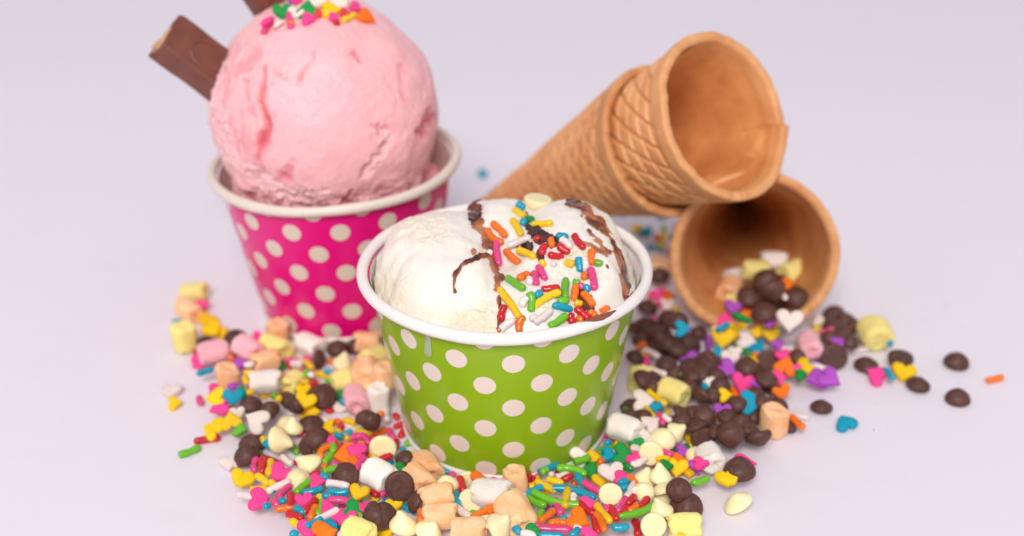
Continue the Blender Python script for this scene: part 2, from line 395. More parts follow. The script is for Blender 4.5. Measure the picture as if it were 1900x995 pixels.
bvh_van = BVHTree.FromPolygons([Vector(v) for v in V_all], [tuple(f) for f in F_all.tolist()])
fm = sm[F_all].max(1) > .30
used = np.unique(F_all[fm]); remap = -np.ones(len(vx), int); remap[used] = np.arange(len(used))
Vs = V_all[used].copy(); Vs[:, 2] += -.03+.125*sstep(.2, .9, sm[used])*(1-.6*thin[used])
link('chocolate_sauce', mesh('chocolate_sauce', Vs, remap[F_all[fm]], [M['sauce']], attrs={'thin': thin[used]}), ice)

# small smear of sauce on the lip and a melted drip on the wall
def draped(name, pts, rmin, label, cat, m, fn, **kw):
    """a thin blob following pts [(theta, z-ish parameter)] on a surface given by fn(u, v, lift)"""
    U, W = np.meshgrid(np.linspace(-1, 1, 40), np.linspace(-1, 1, 24), indexing='ij')
    V = fn(U.ravel(), W.ravel()); o = link(name, mesh(name, V, grid_faces(40, 24, wrap=False)[:, ::-1], [m], **kw), label=label, category=cat)
    o.scale = (S,)*3; return o
def lip_smear(U, W):
    # along the lip: theta centre from pixel (1108,596)
    p = on_plane(1108, 590, 6.2); th0 = math.atan2(p[1], p[0]-GX)
    wdt = (1-np.abs(U)**2.2)*(.75+.25*np.sin(3*U+1))
    th = th0+U*.155; A = math.radians(80)+W*wdt*.75-.25*U
    nz = .5*fbm(np.stack([U*3, W*2, U*0], -1), 3, 4)
    lift = .03*(1-np.clip(U**2+W**2, 0, 1))**.6-.012
    r = 4.575+(.215+lift)*.92*np.cos(A+nz*.2); z = LIP_Z+.012+(.215+lift)*np.sin(A+nz*.2)
    return np.stack([GX+r*np.cos(th), r*np.sin(th), z], -1)
draped('sauce_smear', None, 0, 'brown smear of chocolate sauce dripped on the white rim of the green cup', 'sauce smear', M['sauce'], lip_smear, attrs={'thin': np.full(960, .62)})
def drip(U, W):
    th0 = math.radians(-90-31.5); L = .95; z0 = 5.72
    s = (U+1)/2; wdt = (.10+.05*s)*(1-np.clip((s-.8)/.2, 0, 1)**2)**.5
    zz = z0-.3*0-s*L; k = (RT_-RB_)/H_CUP; R = RB_+k*zz
    th = th0+W*wdt/R-.03*s
    R = R+.07*(.4+.6*s)*np.sqrt(np.clip(1-W**2, 0, 1))*np.sqrt(np.clip(1-((s-.5)*2)**8, 0, 1))-.004+.012
    return np.stack([GX+R*np.cos(th), R*np.sin(th), zz], -1)
draped('cream_drip', None, 0, 'translucent drip of melted cream running down the green cup below its rim', 'drip', M['drip'], drip)

# ------------------------------------------------------------------ strawberry scoop
BC = np.array([-6.92, 8.25, 8.26]); BR = 4.22
na, nb = 620, 360
th = np.linspace(0, 2*np.pi, na, endpoint=False); ph = np.linspace(.02, math.pi-.02, nb)
PH, TH = np.meshgrid(ph, th, indexing='ij')
D = np.stack([np.sin(PH)*np.cos(TH), np.sin(PH)*np.sin(TH), np.cos(PH)], -1).reshape(-1, 3)
q = proj(BC+D*BR); front = (D@(-FW) > -.15).astype(float)
wx = q[:, 0]+10*fbm(D*4, 3, 101); wy = q[:, 1]+10*fbm(D*4+3, 3, 103)
def line(pts, soft=5, wx=wx, wy=wy):
    d, wd = dist_poly(wx, wy, pts); return sstep(soft, -soft, d-wd)*front
disp = .17*fbm(D*1.3, 3, 111)+.07*sstep(.1, -.8, D[:, 0])*(1-np.abs(fbm(D*np.array([6, 6, 1.6]), 3, 119)))**4+.045*fbm(D*4.5, 4, 113)+.017*fbm(D*20, 3, 115)*sstep(-.4, .3, vnoise(D*3, 116))
disp += .05*np.sin(wx/23.0+2*fbm(D*2, 2, 118))*sstep(.2, .9, vnoise(D*2.2, 117)+.4)*.5
crumb = np.clip(line([(705, 225, 5), (722, 262, 11), (700, 296, 13), (686, 315, 9)])+line([(560, 345, 16), (610, 350, 14)])+line([(470, 320, 20), (520, 360, 22), (600, 392, 16)])*.8
                +line([(470, 340, 10), (640, 378, 20), (760, 330, 12)])*.35+line([(400, 200, 18), (420, 290, 26)])*.75+line([(500, 118, 7), (540, 150, 9), (562, 148, 5)])*.7+line([(440, 110, 18), (410, 170, 14)])*.5, 0, 1)
disp += crumb*(.12*fbm(D*np.array([10, 10, 14.]), 4, 121, .6)-.05)+crumb*.03*np.abs(fbm(D*34, 2, 125))
cr = [([(650, 96, 4), (664, 116, 4)], .16), ([(795, 214, 5), (788, 240, 12), (806, 228, 9)], .30), ([(541, 302, 8), (530, 322, 12), (520, 330, 6)], .16),
      ([(488, 130, 1.5), (486, 190, 3.5), (492, 235, 8), (488, 262, 5)], .20), ([(590, 92, 1), (572, 122, 1.5), (563, 150, 2)], .06),
      ([(515, 143, 1.5), (532, 149, 2.5)], .1), ([(562, 142, 1.5), (566, 140, 2)], .1), ([(694, 229, 2), (700, 232, 2)], .15), ([(705, 245, 3), (718, 240, 2.5)], .16),
      ([(676, 318, 4), (690, 306, 3)], .14), ([(655, 355, 4), (652, 385, 12)], .28), ([(430, 215, 2), (444, 260, 3)], .1), ([(470, 95, 2), (440, 125, 3)], .1),
      ([(742, 100, 1), (748, 190, 1.5)], .05), ([(455, 150, 2), (470, 215, 3)], .09)]
dark = np.zeros(len(D))
for pts, dep in cr:
    v = line(pts, 8)*np.clip(.75+.5*fbm(D*14, 3, 137), .2, 1.1); disp -= dep*v; dark = np.maximum(dark, v*min(1, .45+dep*2))
dark = np.maximum(dark, .75*line([(488, 130, 3), (486, 190, 6), (496, 235, 11), (488, 290, 5)], 8))
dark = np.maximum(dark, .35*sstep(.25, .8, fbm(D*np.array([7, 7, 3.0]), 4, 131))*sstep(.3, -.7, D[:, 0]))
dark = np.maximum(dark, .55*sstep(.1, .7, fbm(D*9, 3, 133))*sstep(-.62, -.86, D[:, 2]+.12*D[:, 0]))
dark = np.maximum(dark, .5*line([(700, 225, 2), (722, 245, 4), (715, 262, 3), (697, 290, 5), (684, 312, 4)], 5)*(vnoise(D*30, 135) > -.1))
# the torn skirt at the bottom
sk = sstep(-.30, -.62, D[:, 2]); disp += sk*(.30*np.abs(fbm(D*5, 5, 141, .6))+.10*sstep(-.6, -.8, D[:, 2]))
Vb = BC+D*(BR+disp)[:, None]
Fb = grid_faces(nb, na)[:, ::-1]
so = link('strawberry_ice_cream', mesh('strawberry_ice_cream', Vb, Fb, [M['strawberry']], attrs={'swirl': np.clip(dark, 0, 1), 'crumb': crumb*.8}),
          label='large pink strawberry ice cream scoop with fruit streaks in the magenta cup', category='ice cream')
so.scale = (S,)*3
bvh_str = BVHTree.FromPolygons([Vector(v) for v in Vb], [tuple(f) for f in Fb.tolist()])
# lower ice cream around the scoop, as a part of it
nr2, nt2 = 60, 200
r2 = np.linspace(.02, 4.12, nr2); R2, T2 = np.meshgrid(r2, np.linspace(0, 2*np.pi, nt2, endpoint=False), indexing='ij')
x2 = (R2*np.cos(T2)).ravel(); y2 = (R2*np.sin(T2)).ravel(); q2 = np.stack([x2, y2, 0*x2], -1)
z2 = 5.05+.22*fbm(q2*.9, 4, 151)+.95*np.exp(-((x2-2.9)**2+(y2-.2)**2)/2.2)+.05*fbm(q2*6, 3, 155)-.25*sstep(3.7, 4.1, R2.ravel())
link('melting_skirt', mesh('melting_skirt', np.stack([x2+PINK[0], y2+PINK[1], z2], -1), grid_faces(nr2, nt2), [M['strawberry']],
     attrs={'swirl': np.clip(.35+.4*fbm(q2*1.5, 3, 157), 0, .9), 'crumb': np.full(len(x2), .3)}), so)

# ------------------------------------------------------------------ waffle cones
def cone(name_label, apex, axis, L, R, roll, seedn, rimcut=0.0, pw=1.0):
    axis = np.array(axis)/np.linalg.norm(axis)
    apex = np.array(apex, float)
    root = link('waffle_cone', None, label=name_label, category='cone', group='waffle cones')
    # local frame: +Z from apex to mouth
    zq = Vector(axis).to_track_quat('Z', 'Y').to_matrix().to_4x4()
    root.matrix_world = Matrix.Translation(Vector(apex*S)) @ zq @ Matrix.Rotation(roll, 4, 'Z') @ Matrix.Scale(S, 4)
    k = R/L
    nt, nz = 460, 330
    t = np.linspace(0, 2*np.pi, nt, endpoint=False); z = np.linspace(.25, L-.62, nz)
    ZZ, TT = np.meshgrid(z, t, indexing='ij')
    def seam(T, Zz):
        u = (T+.035*(Zz-L)) % (2*np.pi)
        return .13*(u/(2*np.pi))+.06*sstep(.22, .0, u)*0
    sl = ZZ/math.cos(math.atan(k)); sa = math.sin(math.atan(k))
    TH = TT*sa; X = sl*np.sin(TH-.55); Y = sl*np.cos(TH-.55)      # unrolled sheet
    ca, sb = math.cos(.32), math.sin(.32)
    U = X*ca+Y*sb; W = -X*sb+Y*ca
    gA = U/1.5+W/.74; gB = -U/1.5+W/.74
    fa = np.abs((gA % 1)-.5)*2; fb = np.abs((gB % 1)-.5)*2      # 1 on the grid lines
    ridge = np.maximum(sstep(.70, .93, fa), sstep(.70, .93, fb))
    step = sstep(.0, .9, (gA % 1))*.35
    relief = .125*(1-ridge)*(.72+.28*(gA % 1))
    fade = sstep(.25, 1.2, L-.62-ZZ)*.999
    wobble = .035*fbm(np.stack([np.cos(TT)*2, np.sin(TT)*2, ZZ*.5+seedn], -1).reshape(-1, 3), 3, seedn).reshape(ZZ.shape)
    rO = R*(ZZ/L)**pw+seam(TT, ZZ)+wobble
    r = rO+relief-.05
    V = np.stack([r*np.cos(TT), r*np.sin(TT), ZZ], -1).reshape(-1, 3)
    F = grid_faces(nz, nt)
    link('waffle_wall', mesh('waffle_wall', V, F, [M['cone_out']], attrs={'toast': (.38*ridge+.12*fbm(np.stack([X, Y, X*0+seedn], -1).reshape(-1, 3), 3, 7).reshape(ZZ.shape)).ravel().clip(0, 1)}), root)
    # smooth band and lip
    pr = np.array([(0, -.72), (.055, -.66), (.085, -.45), (.085, -.2), (.07, -.05), (.0, .02), (-.14, .035), (-.25, -.02), (-.285, -.12), (-.29, -.5)])
    pr = smooth_profile(pr, 4); A, T = np.meshgrid(np.arange(len(pr)), t, indexing='ij')
    edge = (.05*fbm(np.stack([np.cos(T)*3, np.sin(T)*3, T*0+seedn], -1).reshape(-1, 3), 3, seedn+9)).reshape(T.shape)
    edge += -.10*sstep(.30, .0, np.abs(((T+rimcut) % (2*np.pi))-.0))
    edge += .035*vnoise(np.stack([np.cos(T)*11, np.sin(T)*11, T*0+seedn], -1).reshape(-1, 3), seedn+5).reshape(T.shape)
    zb = L+pr[A, 1]+edge*sstep(-.7, 0, pr[A, 1])
    wob2 = .035*fbm(np.stack([np.cos(T)*2, np.sin(T)*2, zb*.5+seedn], -1).reshape(-1, 3), 3, seedn).reshape(T.shape)
    rb = R*(zb/L)**pw+seam(T, zb)+pr[A, 0]+wob2
    V = np.stack([rb*np.cos(T), rb*np.sin(T), zb], -1).reshape(-1, 3)
    link('rim_band', mesh('rim_band', V, grid_faces(len(pr), nt), [M['cone_out']], attrs={'toast': np.clip(.35*sstep(.0, -.15, np.abs(pr[A, 1]+.72)-.12).ravel()+.25*sstep(.04, -.02, pr[A, 0]).ravel()*0+.1, 0, 1)}), root)
    zi = np.linspace(L-.45, .6, 120); Zi, Ti = np.meshgrid(zi, t[::2], indexing='ij')
    u = (Ti+.4*np.sin(.0)+.12*(L-Zi)-1.2+1.75) % (2*np.pi)
    fold = .15*sstep(.0, .05, u)*sstep(1.1, .2, u)
    pn = np.stack([np.cos(Ti)*2, np.sin(Ti)*2, Zi*.6+seedn], -1).reshape(-1, 3)
    rag = sstep(-.1, .1, (L-Zi)-1.0-.7*vnoise(pn*4, seedn+3).reshape(Zi.shape))
    ri = R*(Zi/L)**pw-.295+seam(Ti, Zi)*(1-sstep(0, 2.5, L-Zi))+.03*fbm(pn, 3, seedn+1).reshape(Zi.shape)-fold*rag*.9
    ri = np.maximum(ri, .02)
    link('inner_wall', mesh('inner_wall', np.stack([ri*np.cos(Ti), ri*np.sin(Ti), Zi], -1).reshape(-1, 3), grid_faces(120, nt//2),
         [M['cone_in']], attrs={'toast': np.clip(.30*fold/.15*rag+.15*fbm(pn*1.5, 4, seedn+2).reshape(Zi.shape), 0, 1).ravel()}), root)
    return root
ax = np.array([math.sin(.745)*math.cos(.553), -math.cos(.745)*math.cos(.553), math.sin(.553)])
MU = np.array([7.573, 6.125, 8.921])
cone('waffle cone lying under the stacked pair, mouth open and spilling chips and hearts', (10.60, 18.4, .12), (-.124, -.9593, .2537), 13.05, 3.02, 2.3, 3, 3.5)
cone('empty waffle cone pushed inside the tilted one, its open mouth facing out', MU-ax*13.2+np.array([0, 0, .0]), ax, 13.2, 2.96, 5.9, 11, pw=.76)
cone('tilted outer waffle cone holding the empty one, its tip behind the green cup', MU-ax*16.4+np.array([-.03, .0, -.07]), ax, 13.2, 2.82, 1.0, 23)

# ------------------------------------------------------------------ chocolate wafer bars
def bar(label, p0, p1, width, thick, face, L=None):
    p0, p1 = np.array(p0, float), np.array(p1, float)
    x = p1-p0; Ln = L or np.linalg.norm(x); x /= np.linalg.norm(x)
    zf = np.array(face, float); zf -= zf@x*x; zf /= np.linalg.norm(zf); y = np.cross(zf, x)
    root = link('chocolate_wafer_bar', None, label=label, category='chocolate bar', group='chocolate wafer bars in the strawberry scoop')
    Mx = Matrix(((x[0], y[0], zf[0], p0[0]*S), (x[1], y[1], zf[1], p0[1]*S), (x[2], y[2], zf[2], p0[2]*S), (0, 0, 0, 1)))
    root.matrix_world = Mx @ Matrix.Scale(S, 4)
    wt, wb, hh = width*.40, width*.52, thick/2
    pr = []; 
    corners = [(-wb, -hh), (-wb, -hh+.12), (-wt, hh), (wt, hh), (wb, -hh+.12), (wb, -hh)]
    n = len(corners)
    for i in range(n):
        a, b, c = np.array(corners[i-1]), np.array(corners[i]), np.array(corners[(i+1) % n])
        da = (a-b)/np.linalg.norm(a-b); dc = (c-b)/np.linalg.norm(c-b); rd = min(.13, .45*np.linalg.norm(a-b), .45*np.linalg.norm(c-b))
        for t in np.linspace(0, 1, 6): pr.append((b+da*rd)*(1-t)**2+b*2*t*(1-t)+(b+dc*rd)*t*t)
    pr = np.array(pr); m = len(pr); xs = np.concatenate([[0, .02, .06], np.linspace(.12, Ln, 60)])
    V = []
    for X in xs:
        s = 1+.012*math.sin(X*3)
        jag = (.26*vnoise(np.c_[pr*2.6, pr[:, :1]*0+len(label)], 5)+.10*vnoise(np.c_[pr*8, pr[:, :1]*0], 6)+.10*pr[:, 0]/wb)*max(0, 1-X/.8)
        V.append(np.c_[X+jag, pr*s])
    V = np.vstack(V); F = grid_faces(len(xs), m)
    V2 = np.c_[V[:m, 0]+.05, pr*.86]; V = np.vstack([V, V2]); base = len(xs)*m
    F = np.vstack([F, np.stack([base+np.arange(m), base+(np.arange(m)+1) % m, (np.arange(m)+1) % m, np.arange(m)], -1)])
    link('chocolate_coating', mesh('chocolate_coating', V, F, [M['wafer_choc']]), root)
    # wafer sheets at the bitten end: three thin sheets with cream between
    for q in range(5):
        z0 = -hh*.8+q*hh*.34; z1 = z0+hh*.24; pts = []
        for X in np.linspace(0, 1, 2): pass
        ww = wb*.80-(q/5)*(wb-wt)*.85; ny = 14; v = []; f = []
        ys = np.linspace(-ww, ww, ny)
        for yy in ys:
            e = .09*vnoise(np.array([[yy*4, q*1.7, 3.1]]), 9)[0]+.14*yy/wb+(-.05 if q % 2 else .02)
            v += [(e, yy, z0), (e, yy, z1), (1.2, yy, z0), (1.2, yy, z1)]
        for i in range(ny-1):
            a, b = 4*i, 4*i+4; f += [(a, a+1, b+1, b), (a+1, a+3, b+3, b+1), (a, b, b+2, a+2)]
        f += [(0, 2, 3, 1), (4*ny-4, 4*ny-3, 4*ny-1, 4*ny-2)]
        link('wafer_sheet', mesh('wafer_sheet', np.array(v), f, [M['wafer_core']], smooth=False), root)
    # embossed oval with strokes
    a = np.linspace(0, 2*np.pi, 80, endpoint=False); b = np.linspace(0, 2*np.pi, 8, endpoint=False)
    A, B = np.meshgrid(a, b, indexing='ij')
    R = 1; cx = 1.75; ra, rbx = .85, wt*.72
    nx, ny = np.cos(A)/ra, np.sin(A)/rbx; nn = np.hypot(nx, ny); tr = .05
    V = np.stack([cx+ra*np.cos(A)+tr*np.cos(B)*nx/nn, rbx*np.sin(A)+tr*np.cos(B)*ny/nn, hh+.012+tr*.7*np.sin(B)], -1).reshape(-1, 3)
    F = grid_faces(80, 8); F = np.vstack([F, np.stack([79*8+np.arange(8), 79*8+(np.arange(8)+1) % 8, (np.arange(8)+1) % 8, np.arange(8)], -1)])
    link('embossed_oval', mesh('embossed_oval', V, F, [M['wafer_choc']]), root)
    return root
def at_y(px, py, y):
    d = ray(px, py); return CAMP+d*((y-CAMP[1])/d[1])
face = np.array([.50, -.62, .62])
bar('brown chocolate wafer bar stuck into the side of the strawberry scoop, bitten end showing', at_y(310, 62, 7.6), at_y(310, 62, 7.6)+.957*(.8*RT-.6*UP)+.29*FW, 1.85, .95, UP*.50-FW*.86, 4.8)
bar('brown chocolate wafer bar standing up behind the top of the strawberry scoop', at_y(448, -95, 9.6), at_y(580, 90, 10.0), 1.85, 1.0, np.array([.55, -.75, .35]), 5.2)

# @@CANDY

# ------------------------------------------------------------------ loose sweets: shared shapes
def rod_mesh(L, c, cut, var):
    n, k = 13, 12; R = .122
    r_ = np.random.default_rng(int(L*100)+int(abs(c)*1000)+var)
    s = np.linspace(0, 1, n); V = []
    body = max(L-2*R, .02)
    rings = []
    for j, e in enumerate((.12, .45, .75, .94)):                        # start cap
        rings.append((-body/2-R*math.cos(math.asin(e)) if not cut else -body/2-R*.75*(1 if j < 4 else 0)+.02*(j > 2), R*e if not cut else R*(.3, .75, .93, 1)[j]))
    for t in np.linspace(-.5, .5, 9): rings.append((body*t, R))
    for e in (.94, .75, .45, .12): rings.append((body/2+R*math.cos(math.asin(e)), R*e))
    a = np.linspace(0, 2*np.pi, k, endpoint=False); ph = r_.uniform(0, 6, 4)
    for x, rr_ in rings:
        u = x/(L/2)
        yc = c*L*(1-u*u)-c*L*.4+.014*math.sin(3*u+ph[0]); zc = .010*math.sin(2.3*u+ph[1])
        rad = rr_*(1+.05*math.sin(5*u+ph[2])+.03*math.sin(9*u+ph[3]))
        slope = -2*c*L*u/(L/2)
        for q in a: V.append((x-math.cos(q)*rad*slope*.8, yc+math.cos(q)*rad, zc+math.sin(q)*rad))
    F = grid_faces(len(rings), k).tolist()
    F.append(list(range(k))[::-1]); b = (len(rings)-1)*k; F.append([b+i for i in range(k)])
    return np.array(V), F
def heart_mesh(var, th=.27):
    n = 44; t = np.linspace(0, 2*np.pi, n, endpoint=False); r_ = np.random.default_rng(50+var)
    x = 16*np.sin(t)**3; y = 13*np.cos(t)-5*np.cos(2*t)-2*np.cos(3*t)-np.cos(4*t)
    O = np.stack([-y-2.5, x], -1)/32.0                                   # point towards +x
    O[:, 0] *= .98+.06*r_.standard_normal(); O += .012*r_.standard_normal(2)*np.sin(3*t)[:, None]
    for _ in range(4): O = .5*O+.25*(np.roll(O, 1, 0)+np.roll(O, -1, 0))  # soften notch and tip
    if var in (2, 5): O[:, 0] = np.where(O[:, 0] > .26, .26+.15*(O[:, 0]-.26)+.03*np.sin(O[:, 1]*22+var), O[:, 0]); O[:, 0] += .03
    rings = [(.0, -.5), (.45, -.5), (.80, -.5), (.95, -.40), (1, -.18), (1, .15), (.95, .36), (.82, .47), (.5, .52), (.0, .53)]
    bend = .05*r_.standard_normal()
    V = [];
    for s, z in rings:
        ss = max(s, .001); P = O*ss
        zz = z*th+bend*(P[:, 0]**2-.08)+.010*np.array([math.sin(9*p[0]+var)*math.cos(8*p[1]) for p in P])
        V += [(p[0], p[1], q) for p, q in zip(P, zz)]
    return np.array(V), grid_faces(len(rings), n)[:, ::-1].tolist()
def chip_mesh(var, tall):
    r_ = np.random.default_rng(80+var); h = .53+.10*tall+.04*r_.standard_normal()
    pr = [(.004, 0), (.40, 0), (.475, .03), (.50, .10), (.485, .20), (.42, .34*h/.6), (.31, .45*h/.6), (.20, .53*h/.6), (.11, .59*h/.6), (.004, h+.005)]
    if tall: pr[5:] = [(.41, .31), (.31, .43), (.215, .54), (.145, .64), (.09, .70), (.003, .73)]
    V, F = lathe(smooth_profile(pr, 3), 30)
    ang = r_.uniform(0, 6.28); k = (.22 if tall else .10)*r_.uniform(.3, 1.2)
    z = np.clip(V[:, 2], 0, 9); V[:, 0] += k*(z/.6)**2.2*math.cos(ang)*.8; V[:, 1] += k*(z/.6)**2.2*math.sin(ang)*.8
    n = fbm(V*2.2+var*7, 2, 5)*.028; V[:, :2] *= (1+n)[:, None]; V[:, 0] *= 1+.05*r_.standard_normal()
    V[:, 2] -= .25
    return V, F.tolist()
def marsh_mesh(var, asp):
    r_ = np.random.default_rng(120+var)
    hl = asp/2
    pr = [(.003, -hl+.05), (.20, -hl+.035), (.33, -hl+.01), (.43, -hl+.035), (.485, -hl+.10), (.50, -hl+.22), (.505, 0), (.50, hl-.22), (.485, hl-.10), (.43, hl-.035), (.33, hl-.01), (.20, hl-.035), (.003, hl-.05)]
    V, F = lathe(smooth_profile(pr, 3), 32)
    V = V[:, [2, 0, 1]]
    sq = .12*r_.uniform(.4, 1.2); a = np.arctan2(V[:, 2], V[:, 1]); 
    V[:, 1:] *= (1+sq*.5*np.cos(2*a+r_.uniform(0, 3))+sq*.35*np.cos(4*a+r_.uniform(0, 3)))[:, None]
    V += .040*np.stack([fbm(V*1.8+var*3, 3, 1), fbm(V*1.8+var*3, 3, 2), fbm(V*1.8+var*3, 3, 3)], -1)
    e = np.abs(V[:, 0]) > hl-.16
    V[:, 0] += np.where(e, .05*fbm(V*4.5+var, 3, 4), 0)
    # a pinched crease at one end
    V[:, 0] -= np.sign(V[:, 0])*.10*np.exp(-((V[:, 1]*math.cos(var)+V[:, 2]*math.sin(var))/.07)**2)*(np.abs(V[:, 0]) > hl-.25)*r_.uniform(0, 1)
    # shear like a hand-cut rope
    V[:, 0] += V[:, 1]*r_.uniform(-.10, .10)
    return V, F.tolist()
def pearl_mesh():
    a = np.linspace(0.01, math.pi-.01, 9); return lathe(np.stack([.5*np.sin(a), -.5*np.cos(a)], -1), 16)
_mc = {}
def shape(kind, colour, *key):
    k = (kind, colour)+key
    if k not in _mc:
        if kind == 'R': V, F = rod_mesh(*key); name, m = 'rod_sprinkle', M['R'+colour]
        elif kind == 'H': V, F = heart_mesh(*key); name, m = 'heart_sprinkle', M['H'+colour]
        elif kind == 'C': V, F = chip_mesh(*key); name, m = 'chocolate_chip', M['C']
        elif kind == 'W': V, F = chip_mesh(*key); name, m = 'white_chip', M['W']
        elif kind == 'M': V, F = marsh_mesh(*key); name, m = 'marshmallow', M['M'+colour]
        else: V, F = pearl_mesh(); name, m = 'pearl_sprinkle', M['R'+colour]
        V = np.asarray(V); _mc[k] = (mesh(name, V, F if isinstance(F, list) else F.tolist(), [m]), V)
    return _mc[k]

# ------------------------------------------------------------------ support heights (cm grid) used to rest the sweets on what lies below
GS = .10; GX0, GY0, GNX, GNY = -16.0, -16.0, 400, 420
HM = np.zeros((GNX, GNY))
gx = GX0+(np.arange(GNX)+.5)*GS; gy = GY0+(np.arange(GNY)+.5)*GS
GXX, GYY = np.meshgrid(gx, gy, indexing='ij')
# inside of the lower cone: its bottom surface
LA = np.array([10.60, 18.4, .12]); LX = np.array([-.124, -.9593, .2537]); LX = LX/np.linalg.norm(LX); LL = 13.05
s_ = ((GXX-LA[0])*LX[0]+(GYY-LA[1])*LX[1])/math.hypot(LX[0], LX[1])          # ground distance from the apex along the cone
lat = (-(GXX-LA[0])*LX[1]+(GYY-LA[1])*LX[0])/math.hypot(LX[0], LX[1])
hl_ = LL*math.hypot(LX[0], LX[1])
el = math.asin(LX[2])
t_ = s_/math.cos(el); rr_ = 3.02/LL*t_-.30
ins = (s_ > 2) & (s_ < hl_+.75) & (np.abs(lat) < rr_-.02)
hz = LA[2]+LX[2]*t_-np.sqrt(np.clip(rr_**2-lat**2, 0, None))/math.cos(el)
HM = np.where(ins, np.maximum(hz+.02, 0), HM)
def cup_r(z): return RB_+(RT_-RB_)*min(max(z, 0), 5.9)/H_CUP
def push_out(p, rad):
    for c in (np.array([GX, 0]), PINK[:2]):
        d = p[:2]-c; dist = np.hypot(*d); need = cup_r(p[2]-.05)+rad*.85
        if dist < need and dist > .1: p = np.array([*(c+d/dist*need), p[2]])
    return p
def cells(P):
    return np.clip(((P[:, 0]-GX0)/GS).astype(int), 0, GNX-1), np.clip(((P[:, 1]-GY0)/GS).astype(int), 0, GNY-1)
def hdir(ang, p):
    """ground direction that looks like image angle ang (degrees, y down) at ground point p"""
    q0 = proj(p)[0]; a = math.radians(ang)
    d = on_plane(q0[0]+20*math.cos(a), q0[1]+20*math.sin(a), p[2])-on_plane(q0[0], q0[1], p[2])
    d[2] = 0; return d/np.linalg.norm(d)
def idir(ang):
    a = math.radians(ang); return math.cos(a)*RT-math.sin(a)*UP
def frame(x=None, z=None):
    if z is None: z = np.array([0, 0, 1.])
    x = np.array(x, float); z = np.array(z, float)
    z = z/np.linalg.norm(z); x = x-z*(x@z); x /= np.linalg.norm(x); y = np.cross(z, x)
    return np.stack([x, y, z], 1)
def rot_rand(Rm, deg):
    v = rng.standard_normal(3); v /= np.linalg.norm(v); a = math.radians(deg)*rng.uniform(-1, 1)
    return np.array(Matrix.Rotation(a, 3, Vector(v)))@Rm
PIECES = []; CAP = .72
CN = dict(r='red', o='orange', y='yellow', g='green', b='blue', p='pink', w='white', v='purple', G='dark green', q='peach')
def add(kind, colour, me, R, pos, sc, desc, zone, imgsize):
    nm = {'R': 'rod_sprinkle', 'H': 'heart_sprinkle', 'C': 'chocolate_chip', 'W': 'white_chip', 'M': 'marshmallow', 'P': 'pearl_sprinkle'}[kind]
    o = bpy.data.objects.new(nm, me); COL.objects.link(o)
    Mx = Matrix([[R[i][j]*sc[j]*S for j in range(3)]+[pos[i]*S] for i in range(3)]+[[0, 0, 0, 1]])
    o.matrix_world = Mx
    q = proj(pos)[0]
    PIECES.append(dict(o=o, k=kind, c=colour, x=q[0], y=q[1], z=pos[2], desc=desc, zone=zone, s=imgsize))
    return o
def settle(V, R, sc, px, py, z0, sink=.09, pct=84, rad=.3):
    """rest the piece seen at pixel (px, py) on the support heights; returns its centre"""
    W = (V*sc)@R.T; z = z0
    low = W[:, 2] < np.percentile(W[:, 2], 60)
    for it in range(5):
        p = on_plane(px, py, z); p = push_out(p, rad)
        i, j = cells(p+W[low]*.86)
        sup = np.where(ins[i, j], HM[i, j], np.minimum(HM[i, j], CAP)); zr = max(np.percentile(sup-W[low][:, 2], pct)-sink, -W[:, 2].min()+.0)
        z = .45*z+.55*zr if it < 4 else zr
    p = push_out(on_plane(px, py, z), rad); p[2] = z
    return p
def stamp(V, R, sc, p):
    W = (V*sc)@R.T+p; i, j = cells(W)
    top = W[:, 2] > np.median(W[:, 2])-.02
    for di in (-1, 0, 1):
        for dj in (-1, 0, 1):
            if abs(di)+abs(dj) < 2: np.maximum.at(HM, (np.clip(i[top]+di, 0, GNX-1), np.clip(j[top]+dj, 0, GNY-1)), W[top][:, 2])
UPZ = np.array([0, 0, 1.]); TOC = np.array([0, -1., 0])

